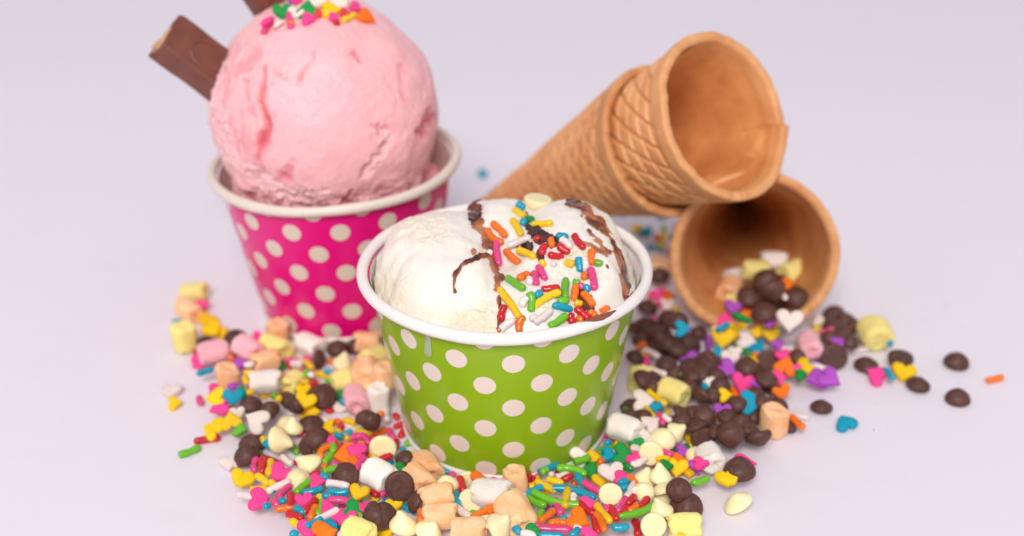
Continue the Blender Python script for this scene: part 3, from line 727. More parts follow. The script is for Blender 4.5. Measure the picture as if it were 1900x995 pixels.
def put(kind, colour, a, surf=None):
    """a: numbers in photo pixels. kinds R x1 y1 x2 y2 c | H x y size ang pose | C/W x y size pose ang | M x y len dia ang pose | P x y"""
    n = len(PIECES); var = n % 5
    if kind == 'R':
        x1, y1, x2, y2 = a[:4]; c = a[4] if len(a) > 4 else 0
        cx, cy = (x1+x2)/2, (y1+y2)/2; li = math.hypot(x2-x1, y2-y1)
        if surf is not None:
            h1 = surf(x1, y1); h2 = surf(x2, y2); hc = surf(cx, cy)
            if h1 is None or h2 is None or hc is None: return
            x = h2[0]-h1[0]; L = np.linalg.norm(x); sc_px = F_PX/proj(hc[0])[0][2]; Li = li/sc_px
            L2 = min(L, max(Li*1.25, Li+.06)); nrm = hc[1]+h1[1]*.4+h2[1]*.4
            Lq = max(round(min(max(L2, .24), 1.9)*20)/20, .25)
            me, V = shape('R', colour, Lq, round(-c/.1)*.1 if c else 0.0, n % 3 == 0, var)
            top = max((h1[0]+h2[0])@(nrm/np.linalg.norm(nrm))/2, hc[0]@(nrm/np.linalg.norm(nrm)))-((h1[0]+h2[0])/2)@(nrm/np.linalg.norm(nrm))
            p = (h1[0]+h2[0])/2+nrm/np.linalg.norm(nrm)*(top+.055)
            desc = ('long ' if Lq > .8 else 'short ' if Lq < .45 else '')+('curved ' if abs(c) > .12 else '')
            return add('R', colour, me, frame(x, nrm), p, (1, 1, 1), desc, surf.zone, li)
        z = .11; p = on_plane(cx, cy, z); sc_px = F_PX/proj(p)[0][2]; Li = li/sc_px
        g1 = on_plane(x1, y1, z); g2 = on_plane(x2, y2, z); hx = g2-g1; Lh = np.linalg.norm(hx); hx = hx/Lh
        ix = (x2-x1)*RT-(y2-y1)*UP; ix = ix/np.linalg.norm(ix)
        x = hx; L = Lh
        for t in np.linspace(0, 1, 9):
            x = hx*(1-t)+ix*t; x /= np.linalg.norm(x)
            vv = x-(x@FW)*FW; L = Li/max(np.linalg.norm(vv), .3)
            if L <= max(.85, Li*1.05): break
        Lq = max(round(min(max(L, .26), 1.9)*20)/20, .25)
        me, V = shape('R', colour, Lq, round(-c/.1)*.1 if c else 0.0, n % 3 == 0, var)
        # tilt with the heap
        R = frame(x, UPZ-x*(x@UPZ)); pos = settle(V, R, 1, cx, cy, .3, sink=.04, rad=.10)
        e = x*Lq*.35; ia, ja = cells(np.array([pos-e])); ib, jb = cells(np.array([pos+e]))
        sl = np.clip((HM[ib, jb]-HM[ia, ja])[0]/(Lq*.7), -.5, .5)
        x3 = x+UPZ*sl*.7; x3 /= np.linalg.norm(x3); R = frame(x3, UPZ)
        pos = settle(V, R, 1, cx, cy, pos[2], sink=.04, rad=.10); stamp(V, R, 1, pos)
        desc = ('long ' if Lq > .85 else 'short ' if Lq < .45 else '')+('curved ' if abs(c) > .12 else '')
        return add('R', colour, me, R, pos, (1, 1, 1), desc, None, li)
    if kind == 'P':
        me, V = shape('P', colour); sz = .21
        if surf is not None:
            h = surf(a[0], a[1]); return add('P', colour, me, np.eye(3), h[0]+h[1]*.05, (sz,)*3, '', surf.zone, 14)
        pos = settle(V, np.eye(3), sz, a[0], a[1], .1, sink=.02, rad=.1); stamp(V, np.eye(3), sz, pos)
        return add('P', colour, me, np.eye(3), pos, (sz,)*3, 'small ', None, 14)
    px, py = a[0], a[1]; p = on_plane(px, py, .3); sc_px = F_PX/proj(p)[0][2]
    if kind == 'H':
        size = min(max(1.12*a[2]/sc_px, .6), 1.05); ang = a[3]; pose = a[4]
        me, V = shape('H', colour, n % 7)
        if surf is not None:
            h = surf(px, py)
            if h is None: return
            size = min(max(1.2*a[2]/(F_PX/proj(h[0])[0][2]), .45), 1.05)
            if pose == 'e': z = idir(ang+90)*.85+h[1]*.1
            else: z = h[1]*(1-pose/90)-FW*(pose/90)
            R = frame(idir(ang), z) if pose != 'e' else frame(idir(ang), z)
            return add('H', colour, me, R, h[0]+h[1]*(.12 if pose != 'e' else .2), (size,)*3, 'edge-on ' if pose == 'e' else '', surf.zone, a[2])
        if pose == 'e':
            z = idir(ang+90)*.9+UPZ*.15; x = idir(ang)
        else:
            t = math.radians(pose); z = UPZ*math.cos(t)+TOC*math.sin(t)
            x = hdir(ang, p) if pose < 35 else idir(ang)
        R = rot_rand(frame(x, z), 20); scv = np.array([size, size, max(size, .8)])
        pos = settle(V, R, scv, px, py, .3, sink=.05, rad=size*.36); stamp(V, R, scv, pos)
        return add('H', colour, me, R, pos, scv, 'edge-on ' if pose == 'e' else '', None, a[2])
    if kind in 'CW':
        size = min(max(1.05*a[2]/sc_px, .72), 1.05); pose = a[3]; ang = a[4] if len(a) > 4 else 0
        tall = 1 if (kind == 'W' and pose == 's') else 0
        me, V = shape(kind, '', n % 6, tall)
        if surf is not None:
            h = surf(px, py); z = h[1] if pose == 'u' else -h[1]*.3-UPZ
            return add(kind, '', me, frame(RT, z), h[0]+h[1]*.22, (.95,)*3, '', surf.zone, a[2])
        if pose == 'u': R = rot_rand(frame(hdir(rng.uniform(0, 360), p), UPZ), 20 if px > 1500 or px < 420 else 46); d = 'upright ' if px > 1500 or px < 420 else ''
        elif pose == 'd': R = rot_rand(frame(RT, FW*.85+UP*.2-UPZ*.1), 8); d = 'flat-side-out '
        elif pose == 'b': R = rot_rand(frame(RT, -UPZ), 4); d = 'upturned '
        else:
            z = idir(ang)*.92+UPZ*.05-FW*.25; R = rot_rand(frame(np.cross(z, FW)+.01, z), 8); d = 'tipped '
        scv = np.array([size]*3)
        pos = settle(V, R, scv, px, py, .3, sink=.06, rad=size*.40); stamp(V, R, scv, pos)
        return add(kind, '', me, R, pos, scv, d, None, a[2])
    if kind == 'M':
        ln = min(max(1.12*a[2]/sc_px, .88), 1.32); dia = min(max(1.08*a[3]/sc_px, .8), 1.12); ln = min(ln, dia*1.28); ang = a[4]; pose = a[5] if len(a) > 5 else 'n'
        me, V = shape('M', colour, n % 6, 1.0)
        if pose == 'v': R = frame(UPZ+TOC*.12, TOC); d = 'standing '; ln = min(ln*1.05, 1.3)
        elif pose == 'k': R = frame(hdir(ang, p)*.55+TOC*.7+UPZ*.28, UPZ); d = 'end-on '
        else: R = frame(hdir(ang, p), UPZ); d = ''
        R = rot_rand(R, 10)
        scv = np.array([ln, dia, dia])
        pos = settle(V, R, scv, px, py, .5, sink=.07, rad=dia*.44); stamp(V, R, scv, pos)
        return add('M', colour, me, R, pos, scv, d, None, a[2])

def surf_fn(bvh, zone):
    def f(px, py):
        for dy in (0, 3, 6, 10, 15, 21, 28):
            d = ray(px, py+dy); h, nrm, i, t = bvh.ray_cast(Vector(CAMP), Vector(d))
            if h is not None:
                nrm = np.array(nrm); 
                if nrm@d > 0: nrm = -nrm
                return np.array(h), nrm
        return None
    f.zone = zone; return f
VAN = surf_fn(bvh_van, 'on the vanilla ice cream'); STR = surf_fn(bvh_str, 'atop the strawberry scoop')

# each block: T x0 y0 scale of the piece of the photograph it was read from, then one sweet per entry
DATA = '''
T 1100 350 5.855
H b 760 275 80 0;H y 490 430 120 0;R G 480 475 600 470;H b 600 470 110 30;R g 740 430 800 430;H y 740 540 150 60 30;R g 830 520 900 510
R b 590 600 740 700;R r 670 500 720 560;R p 900 400 930 460;R p 830 640 860 760;R y 700 590 800 640;M q 740 850 180 170 0;H w 700 740 130 0
C 720 930 220 u
T 0 0 1
H b 897 322 18 0;R g 1432 325 1450 322;H y 1255 470 20 40
T 1180 540 7.109
H w 410 200 230 90 30;R o 160 50 220 90;H p 290 60 220 80 40;R p 290 150 320 190;H o 440 70 200 0 30;R y 510 230 570 240
C 160 200 270 u;C 540 370 270 u;R G 370 400 410 480;C 150 430 320 u;P p 245 355;C 60 620 200 u
C 850 540 220 u;H b 620 500 210 0 40;H v 710 540 140 0 40;P w 545 630
C 330 700 340 u;C 740 690 290 s -60;C 560 800 200 s 30;C -40 480 200 u
H v 950 700 250 100 e
R o 10 750 150 690;R r 80 820 210 890;R w 110 760 310 880;R b 210 910 290 910;H y 90 890 120 0;H p 130 950 190 0 20;R y 240 970 310 960
C 400 930 270 u;H v 680 880 240 80 50;C 0 860 200 u
T 1440 560 3.317
C 360 60 130 u;C 420 110 130 u;C 475 170 120 s 40;C 400 170 130 u;C 350 145 120 u;C 455 240 110 u;C 320 90 110 u;C 385 215 110 u
M y 610 190 200 175 70 k;R b 690 262 712 250;R w 460 310 580 285
T 1180 330 3.110
M w 800 480 130 100 0;M y 690 530 140 100 0;M y 910 540 170 120 -20;M w 590 580 140 110 0;M q 540 650 160 130 -60;M y 580 720 120 100 0
C 700 700 160 u;C 800 690 160 u;C 740 770 160 u;C 660 670 170 u;C 820 610 150 u;C 760 590 170 u;C 790 655 170 s 80;C 935 680 140 u
H o 880 610 70 0 20;H p 945 620 130 20 40;R w 850 670 860 700
T 1330 560 7.109
H p 850 70 130 0 30;H w 960 260 330 100 50;H y 1040 115 290 100 55
H p 110 230 230 -80 40;H v 210 80 220 110 55;H b 90 330 240 -25 e;R w -60 360 0 350
H v 720 230 220 0 20;H p 680 300 170 0 20;H o 460 170 270 60 50;H G 330 220 260 20 e;R b 780 370 870 380
H y 380 400 130 20 30;R v 410 350 430 450;H w 600 380 220 70 30;H y 250 400 280 90 55;H y 520 410 210 60 50;H y 80 490 300 100 50;H y 720 450 230 90 50;R w 350 310 460 290
H b 20 680 180 20 30;H b 520 590 280 -20 20;H w 400 510 280 20 40;R G 260 580 430 710
H w 250 670 170 60 30;C 410 840 320 u;R o 480 700 540 690;R y 440 740 530 800
H w 170 760 240 90 55;H v 820 570 190 -30 30;R w 850 640 1010 610;P y 1055 625
H p 870 720 200 80 40;C 1090 730 240 u;C 680 770 290 d;H p 1010 900 200 90 55;H o 910 840 290 -70 60
C 1500 450 240 u;R p 1350 440 1580 340;H y 1330 310 170 0 30;H w 1350 240 120 0 30;H v 1610 540 160 -30 20;R v 1320 780 1370 750
M p 1230 570 320 270 60 k;H G 1110 960 160 0;H y 1140 870 280 160 30;R w 1290 850 1500 900;C 1530 720 350 d
H v 140 900 300 25 25
T 1180 640 7.105
M y 60 460 300 230 90 v;C 230 430 220 u;C 520 360 210 u;R y 190 530 360 880;H b 255 830 110 90 30
R w 150 310 400 400;R r 260 440 270 600;C 700 270 200 u
R y 730 370 840 400;R g 550 410 730 340;C 940 280 320 u
H w 960 500 160 90 30;R b 900 530 950 610;C 1110 510 240 u;C 1000 650 200 u
C 760 560 280 s -40;C 850 690 260 s 130;M y 490 630 340 330 -30 k
H y 1180 665 150 0 30;H o 1320 640 190 0 40
C 1090 930 200 u;C 540 1000 200 u;C 760 870 200 u
T 1340 640 6.218
C 480 360 170 u;C 560 480 220 u;H v 400 440 150 60 40;H w 320 590 120 0;H p 230 450 270 100 55;H p 660 380 180 0 30
C 400 570 190 u;C 450 640 190 u;C 590 650 190 s 20;C 650 700 150 u;H o 690 550 200 70 50
H v 0 770 210 95 50;C 130 730 280 b;R y 30 800 110 860;H b 330 670 290 5 25
C 380 810 190 s -60;C 60 800 150 u;C 780 900 170 u;C 260 880 180 u
R w 730 750 1000 870 .1;R o 800 800 930 980
M q 600 870 300 280 90 v
C 1150 690 250 u
T 1100 740 7.108
C 480 60 180 u;C 560 120 190 u;C 500 230 150 u;C 650 230 180 u;R G 440 130 420 220;C 540 290 150 u
R y 690 110 800 250;H w 670 30 320 0 30;R y 970 210 1000 160;R p 860 200 920 330;R w 930 220 1020 290
C 1350 330 280 u;C 1190 190 230 s -30;C 1160 260 190 u;C 1500 230 320 u;C 1640 420 200 u
R w 610 440 760 560;H w 690 500 200 0 30;H p 240 540 90 0;R b 170 600 230 560;R g 60 740 270 600 -.15;H b 210 740 130 0 20
R y 280 590 480 640;H G 560 590 200 100 35;H w 770 330 280 -20 30
M w 420 400 390 340 -20 k
W 1110 440 290 s -25;W 930 510 330 u;R y 1240 480 1310 640;R G 1010 690 1290 630;P b 1335 685
H p 560 800 180 30 15;H w 600 690 100 0;H G 400 750 320 15 40;R G 410 870 520 940
R o 1040 730 1320 790 -.1;H v 1190 700 120 0;H o 1150 850 300 0 20;R p 920 700 1060 740;H y 930 810 110 0;R o 840 860 900 890;H G 960 890 100 0
W 760 710 310 d;R w 500 880 690 810;P w 690 795
H y 1270 960 200 90 20;H y 1110 920 290 100 35;C 1450 520 320 d;H v 1380 900 230 80 45
W 1375 740 100 u;M w 1560 780 340 310 45 k
T 1140 640 4.5225
C 975 700 230 s -90;C 975 780 240 s 90;C 1140 690 200 s -60;C 1215 800 220 s 70;C 1060 640 150 u
T 930 840 6.419
R r 600 150 640 230;P p 680 150;H y 1110 60 180 0 30;H b 1290 30 130 0 20;H G 1060 190 250 -40 45;H w 930 60 280 -20 40;R g 870 120 1060 50
R o 1160 130 1220 80;R y 400 110 370 270;R b 430 230 640 50;R g 480 250 550 190;P w 597 260;R w 640 300 820 240;R r 710 320 870 280
R g 670 170 1010 260 -.25;P p 430 280;R r 370 290 390 360;R r 330 240 270 460;R y 320 410 420 390;P y 540 480
R y 540 310 740 370;R y 430 290 640 510;R b 480 380 290 540;R o 850 350 890 390;H p 1440 300 150 0
H y 1180 340 190 80 40;H w 1310 240 290 80 40;R b 620 410 1120 530 -.1;R p 1010 340 1120 470;R b 910 240 980 430;R p 1010 270 1250 620
R b 1380 360 1530 340;R b 1380 430 1510 400;W 1300 490 240 d;R o 1490 220 1600 480 -.2
R w 850 500 860 580;R w 830 700 870 680;H v 590 700 180 90 20;R p 645 510 705 775;R y 785 365 760 710;H v 430 920 110 0
R r 1500 620 1600 510;R w 1590 360 1490 540;R p 1480 500 1390 740;R o 1530 710 1620 620;R r 1420 760 1500 650
R g 290 530 530 640;R g 370 450 980 670 .1;R b 720 790 770 790;R g 490 690 390 860
R r 1110 620 1080 700;H p 1040 610 90 0 30;R r 930 540 1100 780 .1;R o 1260 720 1280 790;R p 1240 650 1270 700
R o 630 650 470 850;R o 560 840 790 840 -.1;R r 1110 780 1150 950;R y 1150 540 1270 900;R o 1140 660 1210 990 -.1;H o 930 800 300 30 25
R r 1290 620 1370 820;R b 1310 890 1530 890;R r 1600 820 1650 970;H G 390 950 120 0;P p 430 870;R w 860 900 990 930;R p 420 900 840 920
R b 820 990 940 910;H p 1050 980 200 0 20;R b 440 985 740 995;R w 230 950 420 995
T 1140 860 7.308
H w 350 400 190 80 50;W 600 440 330 u;W 420 200 290 s -70;W 640 330 180 u;W 640 160 300 s -80;W 400 360 120 u
R r 330 600 470 460;R o 200 670 320 550;R r 80 720 190 600;W 640 600 260 s -95;R g 70 780 570 500 .1;R r 300 790 320 970;W 520 830 350 d
H y 1550 210 330 55 20;R g 1030 280 1300 200;H p 1180 0 130 0;H p 1780 20 330 0 25;C 1700 60 440 u
M y 960 840 410 330 0;C 970 560 440 u;C 890 340 350 u;R y 860 990 960 992;W 1650 500 390 u
T 540 780 8.291
H y 560 110 250 170 25;R y 700 150 890 310 .15;R r 530 220 570 230;H p 220 190 150 -30 20;R b 660 225 820 250
C 210 390 380 s 180;C 370 240 380 u;R y 600 300 750 380;H p 620 330 120 0 20;R o 580 390 460 560 .2;R g 640 500 530 640;R g 650 370 650 480
R r 790 380 750 460;R w 830 390 920 390;R y 970 150 1280 210;R o 1230 280 1450 140;R p 1500 150 1590 300;R p 950 290 980 430;R r 1000 440 1060 420
R p 930 240 1230 340 -.3;R o 1050 360 1110 365;R r 1320 240 1240 300;R r 1190 430 1200 560;R y 1230 500 1290 590;R r 1610 310 1620 420;P b 1720 440
H o 830 540 400 170 20;H p 990 480 330 190 25;W 1410 420 400 d;R b 1450 670 1580 630;R r 1340 610 1550 540
R p 640 680 730 690;R o 500 690 530 730;R r 80 640 110 650;W 270 650 380 s -130;R r 330 840 450 800;R b 430 875 590 870;R g 500 820 870 660
H o 970 660 180 0 20;C 1720 600 320 s 200;R p 1000 770 1120 570;C 820 840 410 u;H G 1700 770 170 0;R p 1550 780 1600 780
R b 240 -60 250 -20
T 320 740 3.902
H y 20 30 10 0
R g 55 410 195 350;R r 160 310 340 280;H w 410 470 140 90 20;R w 440 480 490 460;C 575 310 190 u;C 530 400 190 u;R y 655 285 668 320
H b 715 330 110 90 20;R w 790 410 870 480 .15;R r 640 395 780 510 -.1;R p 600 430 590 530;R r 650 420 650 545;R y 710 450 700 550;R r 900 450 915 470
T 420 860 7.308
H y 210 220 320 110 15;R y 320 360 570 350;R w 130 410 380 460;R y 400 150 590 290;R y 590 270 660 280;R b 600 340 640 380;R b 500 590 600 570
H p 460 490 330 15 20;H p 720 140 330 150 20;R p 640 500 700 590;R b 730 490 800 540;R g 920 340 950 460;W 1000 210 340 u;R p 720 460 850 290
R w 590 450 820 170;R g 950 410 1130 220;R p 920 520 1000 450;R o 665 620 930 600;R r 870 370 870 640;R r 810 670 1060 760;R y 850 780 1020 840
H p 1050 510 240 90 35;R b 920 610 1080 670;R r 1190 430 1080 730;R y 1250 430 1290 500;R g 1300 500 1250 720;R o 1210 580 1140 750
H p 1240 250 240 0 20;R w 1350 260 1680 310;R b 1030 400 1310 350;R b 1290 450 1460 430;R b 1380 370 1670 390 .1;R r 1680 350 1720 330
H y 1790 410 270 120 30;R p 1510 570 1630 540;R p 1370 500 1800 570 -.25;H p 1380 600 130 0;H p 1490 720 220 90 30;R b 1440 880 1530 870;H p 1130 900 340 90 20
R b 1090 860 1290 750;R w 1240 850 1480 560 .05;H b 1430 870 190 0 20;H G 1720 660 330 20 30;H p 1640 790 290 80 35;H o 1340 950 380 0 25
H p 1850 610 170 90 20;R b 860 980 970 930;R w 1520 980 1600 960;M y 1800 920 360 320 20
T 660 880 6.333
R y 160 250 260 310;R r 180 190 250 260;R p 280 240 360 220;R b 330 330 380 330;H y 350 690 220 90 20;R g 0 480 110 530
C 180 500 330 s 175;C 360 490 330 s -5;R b 560 370 700 450;H y 450 380 200 90 35
T 700 800 4.318
M w 20 360 240 240 30
C 180 430 240 d;M q 400 285 240 190 20 k;M q 340 385 230 170 60;R y 460 440 475 440;C 290 550 190 s 200
W 720 400 170 d;W 555 420 200 u;R r 660 350 690 500 .05;H o 820 400 170 0 25;R p 900 330 970 390;W 750 550 190 d;R b 630 450 655 690
M q 480 520 240 170 -10;M q 500 680 290 190 0;R o 345 640 350 720;W 220 740 220 s -75
M q 1110 400 180 190 90 v;R y 1050 510 1120 510;P w 1170 515;M w 910 500 270 220 5
R g 730 665 800 660;R o 880 650 990 565;R o 750 720 900 600;R w 620 560 740 730;M q 1110 660 330 250 25 k
W 430 800 230 s -50;M q 730 790 260 180 0;W 990 770 230 s -30;W 880 720 200 u;R b 1020 690 1140 830
T 460 680 6.635
R p 20 240 60 260
R y 820 75 1070 150;R g 300 370 370 360;R y 360 410 400 400;M y 540 210 330 250 -50;R y 650 200 760 190;R o 750 170 850 180;R r 740 270 850 200;H y 680 300 140 90 20
H y 700 440 260 100 40;H y 770 560 280 0 15;R g 1080 360 1110 350;H G 1110 400 190 60 40;R r 945 545 1055 545;H w 1130 520 160 100 20;R b 1160 430 1190 450
C 920 350 330 u;M w 1600 400 310 260 90 v;M y 1590 280 200 150 0;M p 1330 400 420 270 80;R w 1700 520 1710 680;R o 1600 590 1670 590
R g 950 160 1030 200
C 500 400 220 s -35;C 570 490 250 s 145;C 1450 610 260 s -100;C 1530 700 260 s 60
C 770 680 300 u;W 430 700 260 u;W 400 900 340 s 0;W 560 740 230 s -80
T 500 590 7.655
R p 1220 600 1300 550;C 1200 390 210 u;R y 290 500 370 500;R b 770 770 910 770;R p 860 800 970 800;R o 850 590 880 640
M w 570 380 400 290 25;C 960 420 300 u;C 735 590 270 s 0;M q 1400 340 330 280 0;M y 1470 560 270 210 -20
R p 130 640 600 570;R r 230 690 360 690;R w 400 630 480 740;R p 440 700 480 740;H w 410 650 110 60;H G 135 710 130 90 20;R y 510 620 620 720;R g 530 740 550 840;R w 570 790 620 830
M y 1060 890 280 200 -10;W 1060 650 300 s -60;M q 1630 830 200 300 90 v;M q 1380 770 350 350 90 k
T 300 520 5.854
M y 350 130 250 190 0;R r 420 320 490 330;H p 440 275 110 90 45;M q 290 330 260 220 30;R b 110 455 215 450;M y 240 610 270 240 90 v
H y 640 590 170 80 50;H y 560 540 230 60 30;H y 490 440 220 150 30;C 480 650 200 u;C 830 640 270 u;C 940 700 160 u;R r 365 740 380 800;R y 730 760 760 760
M p 560 780 330 230 -8;H p 400 900 200 110 35;M q 1260 570 220 220 90 v;M p 940 740 330 230 25;R o 720 850 790 840;M y 1230 730 280 240 20
H v 850 920 150 90 30;M q 1120 880 300 180 -20;R w 890 925 1010 910;H p 1050 620 110 0
T 340 680 8.289
R b 220 115 450 40;M q 690 190 370 330 90 v;H v 820 310 300 0 e;R y 920 100 1090 100;R y 930 160 990 270;H p 500 370 150 0 25;R p 220 460 290 590
H p 550 640 310 170 25;H y 490 490 330 170 35;H b 770 480 310 95 45;H G 915 420 150 0 30;R y 970 395 1100 395;R y 1170 450 1360 410
M w 1270 230 450 340 -5;R g 1380 480 1440 430;R y 1450 510 1490 480;C 1320 640 310 u;C 1040 570 350 u
H y 430 980 320 200 25;H y 510 900 260 180 20;H y 740 830 320 250 40;H g 880 970 240 0 20;H w 840 730 220 70 55;H p 1150 980 240 0 20;H w 1120 830 380 200 45
T 290 510 3.98
H w 105 865 160 100 10
T 1440 560 3.317
C 555 375 145 u;H v 245 475 150 160 12;H v 335 475 140 20 22;H p 615 450 140 200 30;R b 675 415 720 475;C 763 365 155 b;H y 785 440 150 90 30
C 880 495 145 u;C 1115 357 150 u;C 1120 582 150 u;R o 1285 485 1410 465;H b 425 745 140 220 15
T 860 360 3.828 V
R b 375 80 430 120;R y 345 115 440 180;R b 410 180 430 240;R G 440 200 500 180;W 500 88 180 b;R y 335 190 410 310 -.1;R y 490 235 645 230;R o 205 205 310 315
R o 160 255 280 370 .1;R w 310 385 485 305;R y 380 400 530 460;R o 290 410 400 495;R p 225 340 245 525;P w 180 425
R r 530 305 530 350;R r 580 365 550 445;R r 590 450 715 450;R b 655 310 745 320 -.2;R w 690 330 770 390;R r 660 370 750 430;R o 625 320 625 390
R r 780 295 855 410;R y 720 490 800 500;R y 560 475 565 525;P w 640 500;R g 930 480 985 510;R o 905 395 905 520;R b 820 450 825 560;R w 865 450 865 555;R o 860 570 860 620
R p 905 540 940 705;R b 870 650 890 705;R p 515 515 590 625;R p 495 560 525 675;R o 390 625 475 575 -.2;R w 470 600 460 660;R g 305 610 445 700
R b 540 690 510 745;R r 555 675 685 700;R y 495 800 675 705 -.1;R g 660 770 740 775;R g 720 590 720 770 ;R g 790 635 820 640;R p 830 650 850 680;R o 805 650 775 765
R y 780 775 840 795;R o 840 705 935 805;R b 615 800 775 820;R g 600 950 735 865;R r 750 850 775 935;R r 785 810 900 900;R w 500 930 630 830;R w 470 900 530 870
R w 400 800 460 740;R g 465 710 485 840 -.1;R r 290 790 265 910;R y 260 690 400 895;R w 260 970 360 890;R o 425 860 390 990 .1;R o 880 840 955 880;R o 965 845 1030 815;R o 800 890 840 900
T 470 0 7.917 S
H v 590 40 150 0 20;H p 660 50 140 0 20;H p 820 320 220 0 20;H r 960 240 130 0 20;R p 900 160 960 280;H w 950 80 320 20 25;H p 1040 15 140 0 20;H w 1270 90 330 30 30;H p 1490 150 190 20 20
H y 1140 200 310 0 30;H p 1180 290 160 0 15;R r 1180 340 1260 370;H r 1350 230 120 0 15;H o 1640 290 280 20 20;R y 1280 350 1520 200;H w 400 380 100 0;R o 500 370 620 380
H w 650 240 240 90 45;H G 440 220 270 85 60;H G 800 200 320 -85 60;R p 545 200 555 510;H p 260 400 260 -40 e;R p 150 540 210 440
'''
def place_all():
    x0 = y0 = 0; sc = 1; surf = None
    for ln in DATA.replace('\n', ';').split(';'):
        t = ln.split('#')[0].split()
        if not t: continue
        if t[0] == 'T':
            x0, y0, sc = float(t[1]), float(t[2]), float(t[3]); surf = {'V': VAN, 'S': STR}.get(t[4] if len(t) > 4 else '', None); continue
        k = t[0]; c = ''
        if k in ('C', 'W'): v = t[1:]
        else: c = t[1]; v = t[2:]
        X = lambda s: x0+float(s)/sc
        Yc = lambda s: y0+float(s)/sc
        if k == 'R': a = [X(v[0]), Yc(v[1]), X(v[2]), Yc(v[3])]+[float(q) for q in v[4:]]
        elif k == 'P': a = [X(v[0]), Yc(v[1])]
        elif k == 'H': a = [X(v[0]), Yc(v[1]), float(v[2])/sc, float(v[3]) if len(v) > 3 else 0, (v[4] if v[4] == 'e' else float(v[4])) if len(v) > 4 else 15]
        elif k in 'CW': a = [X(v[0]), Yc(v[1]), float(v[2])/sc, v[3] if len(v) > 3 else 'u', float(v[4]) if len(v) > 4 else 0]
        elif k == 'M': a = [X(v[0]), Yc(v[1]), float(v[2])/sc, float(v[3])/sc, float(v[4]) if len(v) > 4 else 0, v[5] if len(v) > 5 else 'n']
        put(k, c, a, surf)
place_all()
# gaps in the heaps: chips showing between chips, and the broken sprinkles underneath the rest as one mass
def inside(x, y, poly):
    r = False
    for (x0, y0), (x1, y1) in zip(poly, poly[1:]+poly[:1]):
        if (y0 > y) != (y1 > y) and x < (x1-x0)*(y-y0)/(y1-y0)+x0: r = not r
    return r
def free(px, py):
    p = on_plane(px, py, .1); i, j = cells(np.array([p]))
    if math.hypot(p[0]-GX, p[1]) < 3.52 or math.hypot(*(p[:2]-PINK[:2])) < 3.7: return False
    return HM[i[0], j[0]] < .10
PC = [(1190, 570), (1250, 570), (1330, 655), (1480, 650), (1440, 790), (1390, 835), (1300, 850), (1170, 810), (1175, 700)]
for t in range(900):
    px, py = rng.uniform(1150, 1500), rng.uniform(550, 870)
    if t % 3 == 0 and inside(px, py, PC) and free(px, py): put('C', '', [px, py, 42, 'u'])
PA = [(455, 880), (470, 800), (400, 760), (390, 690), (400, 640), (560, 650), (715, 660), (715, 760), (900, 800), (1040, 800), (1180, 760),
      (1180, 600), (1240, 580), (1330, 660), (1470, 660), (1440, 780), (1380, 840), (1285, 880), (1285, 930), (1230, 995), (570, 995)]
fv = []; ff = []; fmi = []; cols = list('rrooyyggbbppw'); fm_ = [M['R'+k] for k in 'roygbpw']; off = 0; cnt = 0
for t in range(9000):
    if cnt >= 240: break
    px, py = rng.uniform(380, 1480), rng.uniform(580, 1040)
    if not (inside(px, min(py, 994), PA)) or not free(px, py): continue
    col = cols[int(rng.integers(len(cols)))]; L = float(rng.choice([.25, .35, .45, .6]))
    me, V = shape('R', col, L, 0.0, bool(t % 2), t % 5)
    a = rng.uniform(0, 6.28); R = frame(np.array([math.cos(a), math.sin(a), rng.uniform(-.12, .12)]), UPZ)
    p = on_plane(px, py, .1); p[2] = .10; W = V@R.T+p
    F = [tuple(v+off for v in q.vertices) for q in me.polygons]
    fv.append(W); ff += F; fmi += ['roygbpw'.index(col)]*len(F); off += len(W); cnt += 1; stamp(V, R, 1, p)
sm_me = mesh('sprinkle_bed', np.vstack(fv), ff, fm_); sm_me.polygons.foreach_set('material_index', fmi); sm_me.update()
sb = link('sprinkle_bed', sm_me, kind='stuff', label='bed of broken coloured sprinkles showing between the larger sweets', category='sprinkles'); sb.scale = (S,)*3
print('bed', cnt)
# dust and crumbs shed by the sweets
cv = []; cf = []; off = 0; cmi = []
for t in range(150):
    px, py = (rng.normal(900, 420), rng.normal(760, 110)) if t % 3 else (rng.uniform(1450, 1850), rng.uniform(560, 800))
    p = on_plane(px, py, 0)
    if math.hypot(p[0]-GX, p[1]) < 3.6 or math.hypot(*(p[:2]-PINK[:2])) < 3.7: continue
    r = rng.uniform(.008, .03); q = np.array([(1, 0, 0), (-.4, .9, 0), (-.6, -.8, 0), (.1, .1, 1.0), (.3, -.5, .7)])*r*rng.uniform(.6, 1.3, (5, 3)); a = rng.uniform(0, 6.28)
    q = q@np.array([[math.cos(a), math.sin(a), 0], [-math.sin(a), math.cos(a), 0], [0, 0, 1]])
    cv.append(q+[p[0], p[1], .002]); cf += [tuple(v+off for v in f) for f in ((0, 1, 3), (1, 2, 3), (2, 4, 3), (4, 0, 3), (0, 4, 2, 1))]; cmi += [t % 3]*5; off += 5
cm_ = mesh('crumbs', np.vstack(cv), cf, [M['C'], M['cone_out'], M['Hw']], smooth=False); cm_.polygons.foreach_set('material_index', cmi); cm_.update()
cr_ = link('crumbs', cm_, kind='stuff', label='tiny crumbs and sugar dust scattered over the white paper', category='crumbs'); cr_.scale = (S,)*3


